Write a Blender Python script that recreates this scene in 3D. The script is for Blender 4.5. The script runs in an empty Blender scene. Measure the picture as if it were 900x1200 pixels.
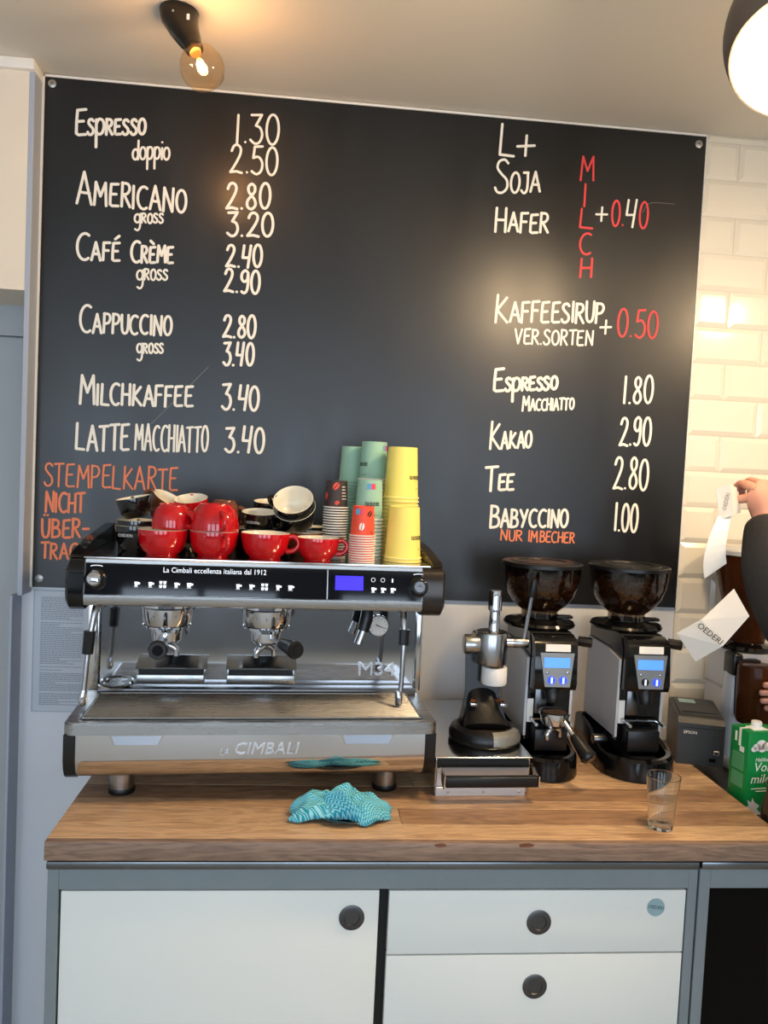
import bpy, bmesh, math, random
from mathutils import Vector, Matrix, Euler
random.seed(7)
PI = math.pi
scene = bpy.context.scene
col = scene.collection

# ------------------------------------------------------------------ camera
cam_data = bpy.data.cameras.new('camera')
cam_data.sensor_fit = 'VERTICAL'; cam_data.sensor_height = 36.0
cam_data.lens = 930.0 / 1200.0 * 36.0
cam_data.clip_start = 0.02
cam = bpy.data.objects.new('camera', cam_data); col.objects.link(cam)
rt = Vector((0.99461313, -0.09223038, 0.04731034)); up = Vector((-0.04245069, 0.05395936, 0.99764038)); fw = Vector((0.09456559, 0.99427458, -0.04975345))
mw = Matrix.Identity(4)
for i in range(3):
    mw[i][0], mw[i][1], mw[i][2] = rt[i], up[i], -fw[i]
mw[0][3], mw[1][3], mw[2][3] = 0.0, -2.2, 1.59966
cam.matrix_world = mw
scene.camera = cam

# ------------------------------------------------------------------ world, daylight, exposure
vs_ = scene.view_settings
vs_.view_transform = 'Standard'; vs_.look = 'None'; vs_.exposure = 0.0; vs_.gamma = 1.0; vs_.use_curve_mapping = False
world = bpy.data.worlds.new('world'); scene.world = world; world.use_nodes = True
bg = world.node_tree.nodes['Background']
bg.inputs['Color'].default_value = (0.62, 0.76, 1.0, 1); bg.inputs['Strength'].default_value = 1.2
def window_light(name, x, z, w, h, power, colour):
    d = bpy.data.lights.new(name, 'AREA'); d.shape = 'RECTANGLE'; d.size = w; d.size_y = h; d.energy = power; d.color = colour
    o = bpy.data.objects.new(name, d); col.objects.link(o); o.location = (x, -5.28, z); o.rotation_euler = (math.radians(90), 0, 0)
    return o
WINDOWS = [(-2.0, 1.5, 1.3, 1.9), (-0.25, 1.5, 1.3, 1.9), (1.5, 1.5, 1.3, 1.9)]
for wx, wz, ww, wh in WINDOWS:
    window_light('window_daylight', wx, wz, ww, wh, 43, (0.70, 0.84, 1.0))

# ------------------------------------------------------------------ materials
def lin(c):
    c = c / 255.0
    return c / 12.92 if c <= 0.04045 else ((c + 0.055) / 1.055) ** 2.4
def rgb(*c): return (lin(c[0]), lin(c[1]), lin(c[2]), 1.0)
MATS = {}
def mat(name, colour, rough=0.5, metal=0.0, noise=0.0, scale=20.0, bump=0.0, rvar=0.0, emit=None, strength=0.0, trans=0.0, ior=1.45, alpha=1.0, coat=0.0, stretch=(1, 1, 1), spec=0.5):
    m = bpy.data.materials.new(name); m.use_nodes = True; nt = m.node_tree; b = nt.nodes['Principled BSDF']
    c = rgb(*colour)
    b.inputs['Base Color'].default_value = c; b.inputs['Roughness'].default_value = rough; b.inputs['Metallic'].default_value = metal
    b.inputs['IOR'].default_value = ior; b.inputs['Transmission Weight'].default_value = trans; b.inputs['Alpha'].default_value = alpha
    b.inputs['Coat Weight'].default_value = coat; b.inputs['Specular IOR Level'].default_value = spec
    if emit: b.inputs['Emission Color'].default_value = rgb(*emit); b.inputs['Emission Strength'].default_value = strength
    if noise or bump or rvar:
        tc = nt.nodes.new('ShaderNodeTexCoord'); mp = nt.nodes.new('ShaderNodeMapping'); mp.inputs['Scale'].default_value = stretch
        nz = nt.nodes.new('ShaderNodeTexNoise'); nz.inputs['Scale'].default_value = scale; nz.inputs['Detail'].default_value = 6
        nt.links.new(tc.outputs['Object'], mp.inputs['Vector']); nt.links.new(mp.outputs['Vector'], nz.inputs['Vector'])
        if noise:
            mx = nt.nodes.new('ShaderNodeMix'); mx.data_type = 'RGBA'
            mx.inputs[6].default_value = tuple(max(0, v * (1 - noise)) for v in c[:3]) + (1,)
            mx.inputs[7].default_value = tuple(min(1, v * (1 + noise)) for v in c[:3]) + (1,)
            nt.links.new(nz.outputs['Fac'], mx.inputs[0]); nt.links.new(mx.outputs[2], b.inputs['Base Color'])
        if rvar:
            mr = nt.nodes.new('ShaderNodeMapRange'); mr.inputs[1].default_value = 0.3; mr.inputs[2].default_value = 0.7
            mr.inputs[3].default_value = max(0, rough - rvar); mr.inputs[4].default_value = rough + rvar
            nt.links.new(nz.outputs['Fac'], mr.inputs[0]); nt.links.new(mr.outputs[0], b.inputs['Roughness'])
        if bump:
            bp = nt.nodes.new('ShaderNodeBump'); bp.inputs['Strength'].default_value = bump; bp.inputs['Distance'].default_value = 0.01
            nt.links.new(nz.outputs['Fac'], bp.inputs['Height']); nt.links.new(bp.outputs['Normal'], b.inputs['Normal'])
    MATS[name] = m
    return m
def wood(name, base, dark, seed):
    m = bpy.data.materials.new(name); m.use_nodes = True; nt = m.node_tree; b = nt.nodes['Principled BSDF']; N = nt.nodes.new; L = nt.links.new
    tc = N('ShaderNodeTexCoord'); mp = N('ShaderNodeMapping'); mp.inputs['Scale'].default_value = (1.1, 9.0, 9.0); mp.inputs['Location'].default_value = (seed * 3.1, seed * 1.7, 0)
    L(tc.outputs['Object'], mp.inputs['Vector'])
    n1 = N('ShaderNodeTexNoise'); n1.inputs['Scale'].default_value = 3.2; n1.inputs['Detail'].default_value = 5; n1.inputs['Distortion'].default_value = 1.4
    L(mp.outputs['Vector'], n1.inputs['Vector'])
    ml = N('ShaderNodeMath'); ml.operation = 'MULTIPLY'; ml.inputs[1].default_value = 34.0; L(n1.outputs['Fac'], ml.inputs[0])
    sn = N('ShaderNodeMath'); sn.operation = 'SINE'; L(ml.outputs[0], sn.inputs[0])
    n2 = N('ShaderNodeTexNoise'); n2.inputs['Scale'].default_value = 22; n2.inputs['Detail'].default_value = 8; L(mp.outputs['Vector'], n2.inputs['Vector'])
    m3 = N('ShaderNodeMapping'); m3.inputs['Scale'].default_value = (3.0, 7.0, 7.0); m3.inputs['Location'].default_value = (seed * 5.3, seed, 0); L(tc.outputs['Object'], m3.inputs['Vector'])
    vo = N('ShaderNodeTexVoronoi'); vo.inputs['Scale'].default_value = 1.0; L(m3.outputs['Vector'], vo.inputs['Vector'])
    kn = N('ShaderNodeMapRange'); kn.inputs[1].default_value = 0.04; kn.inputs[2].default_value = 0.20; kn.inputs[3].default_value = 1.0; kn.inputs[4].default_value = 0.0
    L(vo.outputs['Distance'], kn.inputs[0])
    a = N('ShaderNodeMath'); a.operation = 'MULTIPLY_ADD'; a.inputs[1].default_value = 0.16; a.inputs[2].default_value = 0.0; L(sn.outputs[0], a.inputs[0])
    a2 = N('ShaderNodeMath'); a2.operation = 'MULTIPLY_ADD'; a2.inputs[1].default_value = 0.9; L(n2.outputs['Fac'], a2.inputs[0]); L(a.outputs[0], a2.inputs[2])
    a3 = N('ShaderNodeMath'); a3.operation = 'MULTIPLY_ADD'; a3.inputs[1].default_value = 0.85; L(kn.outputs[0], a3.inputs[0]); L(a2.outputs[0], a3.inputs[2])
    mr = N('ShaderNodeMapRange'); mr.inputs[1].default_value = 0.25; mr.inputs[2].default_value = 0.95; L(a3.outputs[0], mr.inputs[0])
    mx = N('ShaderNodeMix'); mx.data_type = 'RGBA'; mx.inputs[6].default_value = rgb(*base); mx.inputs[7].default_value = rgb(*dark); L(mr.outputs[0], mx.inputs[0])
    L(mx.outputs[2], b.inputs['Base Color'])
    b.inputs['Roughness'].default_value = 0.42
    bp = N('ShaderNodeBump'); bp.inputs['Strength'].default_value = 0.12; bp.inputs['Distance'].default_value = 0.004; L(n2.outputs['Fac'], bp.inputs['Height']); L(bp.outputs['Normal'], b.inputs['Normal'])
    MATS[name] = m; return m
def cloth_mat(name):
    m = bpy.data.materials.new(name); m.use_nodes = True; nt = m.node_tree; b = nt.nodes['Principled BSDF']; N = nt.nodes.new; L = nt.links.new
    uv = N('ShaderNodeUVMap'); sp = N('ShaderNodeSeparateXYZ'); L(uv.outputs['UV'], sp.inputs[0])
    pp = N('ShaderNodeMath'); pp.operation = 'PINGPONG'; pp.inputs[1].default_value = 0.0050; L(sp.outputs['X'], pp.inputs[0])
    ad = N('ShaderNodeMath'); ad.operation = 'MULTIPLY_ADD'; ad.inputs[1].default_value = 0.9; L(pp.outputs[0], ad.inputs[0]); L(sp.outputs['Y'], ad.inputs[2])
    fr = N('ShaderNodeMath'); fr.operation = 'PINGPONG'; fr.inputs[1].default_value = 0.0031; L(ad.outputs[0], fr.inputs[0])
    mr = N('ShaderNodeMapRange'); mr.inputs[1].default_value = 0.0014; mr.inputs[2].default_value = 0.0022; L(fr.outputs[0], mr.inputs[0])
    mx = N('ShaderNodeMix'); mx.data_type = 'RGBA'; mx.inputs[6].default_value = rgb(26, 150, 176); mx.inputs[7].default_value = rgb(150, 216, 226)
    L(mr.outputs[0], mx.inputs[0]); L(mx.outputs[2], b.inputs['Base Color']); b.inputs['Roughness'].default_value = 0.9
    MATS[name] = m; return m

def clear_mat(name, tint, gloss=0.06, rough=0.02, ior=1.45):
    m = bpy.data.materials.new(name); m.use_nodes = True; nt = m.node_tree; nt.nodes.remove(nt.nodes['Principled BSDF']); N = nt.nodes.new; L = nt.links.new
    tr = N('ShaderNodeBsdfTransparent'); tr.inputs[0].default_value = rgb(*tint); gl = N('ShaderNodeBsdfGlossy'); gl.inputs['Roughness'].default_value = rough
    lw = N('ShaderNodeLayerWeight'); lw.inputs[0].default_value = 0.5; pw = N('ShaderNodeMath'); pw.operation = 'POWER'; pw.inputs[1].default_value = 4.0; fr = N('ShaderNodeMath'); fr.operation = 'MULTIPLY_ADD'; fr.inputs[1].default_value = 0.5; fr.inputs[2].default_value = gloss; mx = N('ShaderNodeMixShader')
    L(lw.outputs['Facing'], pw.inputs[0]); L(pw.outputs[0], fr.inputs[0]); L(fr.outputs[0], mx.inputs[0]); L(tr.outputs[0], mx.inputs[1]); L(gl.outputs[0], mx.inputs[2]); L(mx.outputs[0], nt.nodes['Material Output'].inputs[0])
    MATS[name] = m
mat('wall_paint', (220, 223, 228), 0.6, noise=0.03, scale=9, bump=0.05)
mat('ceiling_paint', (230, 224, 212), 0.75, noise=0.03, scale=3, bump=0.04)
mat('warm_lit_paint', (234, 222, 202), 0.6, noise=0.03, scale=9)  # wall paint for the lintel with warm lamp light put into its colour
mat('wall_dark', (126, 136, 148), 0.6, noise=0.1, scale=4)
mat('floor_stone', (180, 172, 158), 0.5, noise=0.08, scale=12)
mat('tile_glaze', (226, 219, 203), 0.13, noise=0.015, scale=4, coat=0.3)
mat('grout', (206, 200, 188), 0.8)
mat('white_gloss', (232, 230, 224), 0.3)
mat('door_grey', (168, 172, 174), 0.5)
mat('jamb_blue_grey', (168, 176, 190), 0.55)
mat('cabinet_frame', (122, 132, 136), 0.4, noise=0.06, scale=14)
mat('cabinet_white', (226, 228, 222), 0.35, noise=0.015, scale=3)
mat('edge_steel', (120, 124, 128), 0.28, 1.0)
mat('dark_gap', (14, 15, 16), 0.6)
mat('pull_steel', (88, 88, 90), 0.36, 0.85)
mat('glass_dark', (6, 7, 8), 0.08, spec=0.12)
mat('sticker_blue', (142, 170, 176), 0.5)
mat('ink', (22, 24, 26), 0.7)
mat('chrome', (206, 208, 212), 0.07, 1.0, rvar=0.02, scale=6)
mat('steel', (176, 176, 176), 0.28, 1.0, rvar=0.02, scale=8, stretch=(1, 20, 20))
mat('steel_plain', (172, 172, 172), 0.26, 1.0)
mat('emblem', (206, 208, 212), 0.3, 0.55)
mat('plate_grey', (136, 136, 134), 0.42, 0.7)
mat('steel_dark', (112, 112, 114), 0.3, 1.0)
mat('steel_polish', (196, 194, 190), 0.13, 1.0, rvar=0.04, scale=18)
mat('grinder_silver', (196, 200, 206), 0.36, 0.25)
mat('plastic_black', (16, 16, 17), 0.34, noise=0.1, scale=40)
mat('plastic_gloss', (10, 10, 11), 0.12)
mat('panel_glass', (12, 14, 20), 0.05)
mat('head_brown', (44, 38, 34), 0.22, 0.3)
mat('red_glaze', (190, 12, 20), 0.12, coat=0.5)
mat('black_glaze', (14, 14, 15), 0.12, coat=0.5)
mat('brown_glaze', (110, 62, 36), 0.15, coat=0.5)
mat('cream_glaze', (238, 232, 212), 0.18)
mat('paper_yellow', (250, 230, 118), 0.55)
mat('paper_yellow_rim', (250, 236, 150), 0.5)
mat('paper_green', (150, 192, 168), 0.55)
mat('paper_rim', (234, 232, 222), 0.5)
mat('paper_orange', (236, 80, 54), 0.5)
mat('paper_brown', (58, 46, 42), 0.5)
mat('print_blue', (90, 160, 210), 0.5)
mat('print_red', (226, 74, 84), 0.5)
mat('print_white', (240, 236, 228), 0.5)
mat('icon_light', (225, 232, 240), 0.4, emit=(225, 235, 250), strength=0.7)
mat('display_violet', (50, 30, 220), 0.3, emit=(48, 26, 255), strength=0.75)
mat('display_blue', (70, 130, 240), 0.3, emit=(84, 146, 255), strength=0.9)
mat('button_blue', (30, 60, 240), 0.3, emit=(36, 70, 255), strength=1.6)
mat('amber', (96, 52, 26), 0.12, trans=0.55, ior=1.2)
clear_mat('smoke_plastic', (206, 198, 188))
mat('beans', (104, 66, 44), 0.42, noise=0.5, scale=60)
mat('glass_clear', (250, 252, 250), 0.01, trans=1.0, ior=1.45)
clear_mat('bulb_glass', (255, 240, 218))
mat('filament', (255, 200, 120), 0.5, emit=(255, 176, 92), strength=260)
mat('brass', (190, 150, 90), 0.3, 1.0)
mat('bulb_opal', (255, 240, 214), 0.5, emit=(255, 220, 172), strength=200)
mat('shade_inside', (244, 238, 226), 0.5)
mat('shade_outside', (88, 82, 78), 0.45)
mat('ptfe', (232, 230, 226), 0.5)
mat('leather', (120, 72, 46), 0.5)
mat('coffee_dust', (44, 30, 22), 0.9, noise=0.5, scale=200)
mat('worn_alu', (150, 150, 146), 0.5, 0.8, noise=0.3, scale=220)
mat('printer_black', (44, 48, 52), 0.45, noise=0.05, scale=60)
mat('carton_green', (10, 132, 62), 0.4)
mat('carton_print', (132, 196, 158), 0.45)
mat('carton_white', (236, 236, 232), 0.45)
mat('skin', (196, 142, 122), 0.5, noise=0.06, scale=30)
mat('sweater', (30, 31, 34), 0.85, noise=0.15, scale=60, bump=0.2)
mat('trousers', (38, 42, 56), 0.9)
mat('hair', (60, 42, 30), 0.6)
mat('bag_paper', (224, 220, 212), 0.7)
mat('bag_print', (120, 118, 114), 0.7)
mat('notice_paper', (196, 202, 212), 0.45)
mat('notice_ink', (124, 130, 142), 0.6)
mat('chalk_w', (240, 236, 224), 0.7)
mat('chalk_o', (232, 132, 92), 0.7)
mat('chalk_r', (222, 70, 74), 0.7)
mat('screw', (168, 168, 164), 0.35, 0.7)
wood('plank_a', (204, 170, 134), (132, 102, 76), 1)
wood('plank_b', (194, 158, 122), (120, 90, 66), 2)
wood('plank_c', (212, 178, 140), (148, 114, 84), 3)
wood('plank_d', (170, 134, 102), (96, 70, 52), 4)
wood('plank_edge', (150, 122, 102), (92, 72, 60), 6)
cloth_mat('cloth_teal')
# the blackboard: wiped smears vary the gloss
def board_mat():
    m = bpy.data.materials.new('blackboard'); m.use_nodes = True; nt = m.node_tree; b = nt.nodes['Principled BSDF']; N = nt.nodes.new; L = nt.links.new
    tc = N('ShaderNodeTexCoord'); mp = N('ShaderNodeMapping'); mp.inputs['Scale'].default_value = (6, 6, 1.6); L(tc.outputs['Object'], mp.inputs['Vector'])
    n1 = N('ShaderNodeTexNoise'); n1.inputs['Scale'].default_value = 1.6; n1.inputs['Detail'].default_value = 7; L(mp.outputs['Vector'], n1.inputs['Vector'])
    mr = N('ShaderNodeMapRange'); mr.inputs[1].default_value = 0.3; mr.inputs[2].default_value = 0.7; mr.inputs[3].default_value = 0.31; mr.inputs[4].default_value = 0.38; L(n1.outputs['Fac'], mr.inputs[0])
    L(mr.outputs[0], b.inputs['Roughness'])
    mx = N('ShaderNodeMix'); mx.data_type = 'RGBA'; mx.inputs[6].default_value = rgb(15, 16, 18); mx.inputs[7].default_value = rgb(22, 23, 24); L(n1.outputs['Fac'], mx.inputs[0]); L(mx.outputs[2], b.inputs['Base Color'])
    b.inputs['Specular IOR Level'].default_value = 0.55
    MATS['blackboard'] = m
board_mat()

# ------------------------------------------------------------------ geometry helpers
class G:
    """collects faces of one mesh; k is the material slot"""
    def __init__(s): s.v = []; s.f = []; s.m = []; s.uv = None
    def add(s, vs, fs, k=0, M=None):
        o = len(s.v)
        for p in vs:
            p = Vector(p)
            s.v.append(tuple(M @ p) if M else tuple(p))
        for f in fs: s.f.append(tuple(i + o for i in f)); s.m.append(k)
        return s
    def box(s, x0, x1, y0, y1, z0, z1, bev=0.0, seg=2, k=0, M=None):
        if bev <= 0:
            vs = [(x, y, z) for x in (x0, x1) for y in (y0, y1) for z in (z0, z1)]
            return s.add(vs, [(0, 1, 3, 2), (4, 6, 7, 5), (0, 4, 5, 1), (2, 3, 7, 6), (0, 2, 6, 4), (1, 5, 7, 3)], k, M)
        bm = bmesh.new(); bmesh.ops.create_cube(bm, size=1)
        for v in bm.verts: v.co = Vector(((x0 + x1) / 2 + v.co.x * (x1 - x0), (y0 + y1) / 2 + v.co.y * (y1 - y0), (z0 + z1) / 2 + v.co.z * (z1 - z0)))
        bmesh.ops.bevel(bm, geom=list(bm.edges), offset=bev, segments=seg, affect='EDGES', profile=0.5, clamp_overlap=True)
        bm.verts.index_update()
        s.add([v.co.copy() for v in bm.verts], [[v.index for v in f.verts] for f in bm.faces], k, M); bm.free()
        return s
    def ring(s, c, ax, r, n):
        ax = Vector(ax).normalized(); u = ax.orthogonal().normalized(); w = ax.cross(u)
        return [Vector(c) + (u * math.cos(2 * PI * i / n) + w * math.sin(2 * PI * i / n)) * r for i in range(n)]
    def cyl(s, p0, p1, r0, r1=None, n=24, k=0, caps=True, bev=0.0):
        r1 = r0 if r1 is None else r1; p0 = Vector(p0); p1 = Vector(p1); ax = (p1 - p0); L = ax.length; d = ax.normalized()
        if bev > 0: prof = [(p0, r0 - bev), (p0 + d * bev * .3, r0 - bev * .3), (p0 + d * bev, r0), (p1 - d * bev, r1), (p1 - d * bev * .3, r1 - bev * .3), (p1, r1 - bev)]
        else: prof = [(p0, r0), (p1, r1)]
        vs = []; fs = []
        for c, r in prof: vs += s.ring(c, d, r, n)
        for j in range(len(prof) - 1):
            for i in range(n): fs.append((j * n + i, j * n + (i + 1) % n, (j + 1) * n + (i + 1) % n, (j + 1) * n + i))
        if caps: fs.append(tuple(range(n - 1, -1, -1))); fs.append(tuple(range((len(prof) - 1) * n, len(prof) * n)))
        return s.add(vs, fs, k)
    def lathe(s, prof, n=32, c=(0, 0, 0), k=0, ks=None, M=None, a0=0.0, a1=2 * PI):
        full = abs(a1 - a0 - 2 * PI) < 1e-6; cols = n if full else n + 1
        vs = []
        for r, z in prof:
            for i in range(cols):
                a = a0 + (a1 - a0) * i / n
                vs.append((c[0] + r * math.cos(a), c[1] + r * math.sin(a), c[2] + z))
        for j in range(len(prof) - 1):
            fs = []
            for i in range(n):
                i2 = (i + 1) % cols
                fs.append((j * cols + i, j * cols + i2, (j + 1) * cols + i2, (j + 1) * cols + i))
            o = len(s.v)
            kk = ks[j] if ks else k
            for f in fs: s.f.append(tuple(q + o for q in f)); s.m.append(kk)
        for p in vs: s.v.append(tuple(M @ Vector(p)) if M else p)
        return s
    def tube(s, path, r, n=10, k=0, sub=4, caps=True, flat=1.0):
        P = [Vector(p) for p in path]; R = r if isinstance(r, (list, tuple)) else [r] * len(P)
        Q, RR = [], []
        if sub > 1 and len(P) > 2:
            for i in range(len(P) - 1):
                p0 = P[max(i - 1, 0)]; p1 = P[i]; p2 = P[i + 1]; p3 = P[min(i + 2, len(P) - 1)]
                for j in range(sub):
                    t = j / sub
                    Q.append(0.5 * ((2 * p1) + (p2 - p0) * t + (2 * p0 - 5 * p1 + 4 * p2 - p3) * t * t + (3 * p1 - p0 - 3 * p2 + p3) * t ** 3)); RR.append(R[i] * (1 - t) + R[i + 1] * t)
            Q.append(P[-1]); RR.append(R[-1])
        else: Q, RR = P, R
        T = [(Q[min(i + 1, len(Q) - 1)] - Q[max(i - 1, 0)]).normalized() for i in range(len(Q))]
        u = T[0].orthogonal().normalized(); vs = []; fs = []
        for i, q in enumerate(Q):
            u = (u - T[i] * u.dot(T[i])).normalized(); w = T[i].cross(u)
            for j in range(n): vs.append(q + (u * math.cos(2 * PI * j / n) + w * math.sin(2 * PI * j / n) * flat) * RR[i])
        for i in range(len(Q) - 1):
            for j in range(n): fs.append((i * n + j, i * n + (j + 1) % n, (i + 1) * n + (j + 1) % n, (i + 1) * n + j))
        if caps: fs.append(tuple(range(n - 1, -1, -1))); fs.append(tuple(range((len(Q) - 1) * n, len(Q) * n)))
        return s.add(vs, fs, k)
    def prism(s, poly, axis, a0, a1, k=0):
        """poly in the two other axes; extruded along axis 'x', 'y' or 'z'"""
        n = len(poly); mk = {'x': lambda p, a: (a, p[0], p[1]), 'y': lambda p, a: (p[0], a, p[1]), 'z': lambda p, a: (p[0], p[1], a)}[axis]
        vs = [mk(p, a0) for p in poly] + [mk(p, a1) for p in poly]
        fs = [tuple(range(n - 1, -1, -1)), tuple(range(n, 2 * n))] + [(i, (i + 1) % n, n + (i + 1) % n, n + i) for i in range(n)]
        return s.add(vs, fs, k)
    def ball(s, c, r, sc=(1, 1, 1), n=20, k=0):
        m = n // 2; pr = [(math.sin(PI * j / m) * r, -math.cos(PI * j / m) * r) for j in range(m + 1)]
        pr[0] = (1e-5, -r); pr[-1] = (1e-5, r)
        return s.lathe(pr, n, k=k, M=Matrix.Translation(c) @ Matrix.Diagonal((sc[0], sc[1], sc[2], 1)))
def obj(name, g, mats, parent=None, loc=None, rot=None, smooth=35, label=None, bevel=0.0):
    me = bpy.data.meshes.new(name); me.from_pydata(g.v, [], g.f)
    for mn in ([mats] if isinstance(mats, str) else mats): me.materials.append(MATS[mn])
    me.polygons.foreach_set('material_index', g.m)
    bm = bmesh.new(); bm.from_mesh(me); bmesh.ops.remove_doubles(bm, verts=bm.verts, dist=1e-6); bmesh.ops.recalc_face_normals(bm, faces=bm.faces); bm.to_mesh(me); bm.free()
    if smooth:
        me.polygons.foreach_set('use_smooth', [True] * len(me.polygons)); me.set_sharp_from_angle(angle=math.radians(smooth))
    me.update()
    o = bpy.data.objects.new(name, me); col.objects.link(o)
    if parent: o.parent = parent
    if loc: o.location = loc
    if rot: o.rotation_euler = rot
    if label: o['label'] = label
    return o
def tag(o, label, cat, group=None):
    o['label'] = label; o['category'] = cat
    if group: o['group'] = group
    return o
def thing(name, label, cat, loc=(0, 0, 0), rot=(0, 0, 0), group=None):
    o = bpy.data.objects.new(name, None); o.empty_display_size = 0.05; col.objects.link(o); o.location = loc; o.rotation_euler = rot
    return tag(o, label, cat, group)
def structure(o): o['kind'] = 'structure'; return o
def copy_tree(o, parent=None):
    c = o.copy(); col.objects.link(c); c.parent = parent
    for ch in list(o.children): copy_tree(ch, c)
    return c
def rot_to(M, loc): return Matrix.Translation(loc) @ M
def text(s, size, mats, name, parent, loc, rot=(PI / 2, 0, 0), ext=0.0, align='CENTER', bend=None, shear=0.0, sx=1.0, label=None):
    """flat or raised lettering; bend=(radius) wraps it round a vertical cylinder of that radius"""
    cu = bpy.data.curves.new('t', 'FONT'); cu.body = s; cu.size = size; cu.extrude = ext; cu.align_x = align; cu.align_y = 'CENTER'; cu.shear = shear; cu.resolution_u = 2
    t = bpy.data.objects.new('t', cu); col.objects.link(t)
    dg = bpy.context.evaluated_depsgraph_get(); me = bpy.data.meshes.new_from_object(t.evaluated_get(dg)); bpy.data.objects.remove(t)
    me.name = name; me.materials.clear(); me.materials.append(MATS[mats])
    for v in me.vertices:
        v.co.x *= sx
        if bend:
            r0, r1, h = bend; zz = v.co.y; r = r0 + (r1 - r0) * (zz / h) ; a = v.co.x / r0
            v.co = Vector((math.sin(a) * r, zz, math.cos(a) * r - r0))
    o = bpy.data.objects.new(name, me); col.objects.link(o); o.parent = parent; o.location = loc; o.rotation_euler = rot
    if label: o['label'] = label
    return o

# ================================================================== THE SETTING
CEIL = 2.592
structure(obj('floor', G().box(-2.9, 3.2, -5.4, 0.3, -0.05, 0.0), 'floor_stone'))
structure(obj('ceiling', G().box(-2.9, 3.2, -5.4, 0.3, CEIL, CEIL + 0.05), 'ceiling_paint'))
g = G().box(-0.765, 3.2, 0.0, 0.3, 0, CEIL).box(-2.9, -1.66, 0.0, 0.3, 0, CEIL)
wall_back = structure(obj('wall_back', g, 'wall_paint'))
structure(obj('wall_left', G().box(-3.0, -2.9, -5.4, 0.3, 0, CEIL), 'wall_paint'))
structure(obj('wall_right', G().box(3.2, 3.3, -5.4, 0.3, 0, CEIL), 'wall_paint'))
# street side, behind the camera: three windows in a wall
g = G(); xs = [-2.9]
for wx, wz, ww, wh in WINDOWS:
    g.box(xs[-1], wx - ww / 2, -5.4, -5.3, 0, CEIL)
    g.box(wx - ww / 2, wx + ww / 2, -5.4, -5.3, 0, wz - wh / 2); g.box(wx - ww / 2, wx + ww / 2, -5.4, -5.3, wz + wh / 2, CEIL)
    xs.append(wx + ww / 2)
g.box(xs[-1], 3.2, -5.4, -5.3, 0, CEIL)
structure(obj('wall_front', g, 'wall_dark'))
for i, (wx, wz, ww, wh) in enumerate(WINDOWS):
    g = G(); a, b_, c, d = wx - ww / 2, wx + ww / 2, wz - wh / 2, wz + wh / 2
    g.box(a, a + .05, -5.36, -5.26, c, d).box(b_ - .05, b_, -5.36, -5.26, c, d).box(a, b_, -5.36, -5.26, c, c + .05).box(a, b_, -5.36, -5.26, d - .05, d).box(wx - .03, wx + .03, -5.36, -5.25, c, d)
    w = structure(obj('window_%d' % (i + 1), g, 'shade_outside'))
    obj('pane', G().box(a + .05, b_ - .05, -5.38, -5.374, c + .05, d - .05), 'glass_clear', w)
# doorway at the left edge: casing, lintel, recessed grey door
structure(obj('trim_1', G().box(-0.746, -0.733, -0.07, 0.0, 1.235, 2.565, 0.001, 1).box(-0.764, -0.757, -0.07, 0.15, 0.0, 1.235, 0.001, 1), 'jamb_blue_grey'))  # blue-grey carries the cool daylight on the casing's return face
structure(obj('trim_2', G().box(-1.72, -0.746, -0.07, 0.15, 2.0205, 2.565).box(-1.72, -1.66, -0.07, 0.15, 0, 2.02), 'warm_lit_paint'))
structure(obj('trim_3', G().box(-1.75, -0.731, -0.085, 0.0, 2.565, CEIL, 0.003), 'white_gloss'))
d1 = structure(obj('door_1', G().box(-1.60, -0.79, 0.155, 0.195, 0.01, 1.93, 0.002, 1), 'door_grey'))
obj('door_frame', G().box(-1.66, -0.765, 0.15, 0.2, 1.935, 2.0205).box(-1.66, -1.605, 0.15, 0.2, 0, 1.935).box(-0.785, -0.765, 0.15, 0.2, 0, 1.935), 'door_grey', d1)
obj('door_handle', G().tube([(-1.53, 0.155, 1.02), (-1.53, 0.10, 1.02), (-1.42, 0.10, 1.02)], 0.009, sub=3), 'steel', d1)

# ---- metro tiles right of the blackboard
TX0, TX1, TP, TRW = 1.069, 2.35, 0.2055, 0.1029
obj('tile_bed', G().box(TX0, TX1, -0.004, -0.0001, 0.83, CEIL), 'grout', wall_back)
def tile_mesh(w, h):
    b, dp, j = 0.013, 0.0085, 0.0011
    g = G(); x0, x1, z0, z1 = j, w - j, j, h - j
    b = min(b, (x1 - x0) * .4, (z1 - z0) * .4)
    vs = [(x0, -.003, z0), (x1, -.003, z0), (x1, -.003, z1), (x0, -.003, z1), (x0, -.0055, z0), (x1, -.0055, z0), (x1, -.0055, z1), (x0, -.0055, z1),
          (x0 + b, -.003 - dp, z0 + b), (x1 - b, -.003 - dp, z0 + b), (x1 - b, -.003 - dp, z1 - b), (x0 + b, -.003 - dp, z1 - b)]
    fs = [(8, 9, 10, 11), (4, 5, 9, 8), (5, 6, 10, 9), (6, 7, 11, 10), (7, 4, 8, 11), (0, 1, 5, 4), (1, 2, 6, 5), (2, 3, 7, 6), (3, 0, 4, 7)]
    return g.add(vs, fs)
tile_cache = {}
def put_tile(x, z, w, h):
    key = (round(w, 4), round(h, 4))
    if key not in tile_cache:
        o = tile_cache[key] = obj('tile', tile_mesh(w, h), 'tile_glaze', wall_back, (x, 0, z), smooth=20)
    else:
        o = tile_cache[key].copy(); col.objects.link(o); o.location = (x, 0, z)
    o.rotation_euler = (random.uniform(-.004, .004), 0, random.uniform(-.004, .004))
zt = 2.5718; row = 0
put_x = [TX0]
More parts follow.
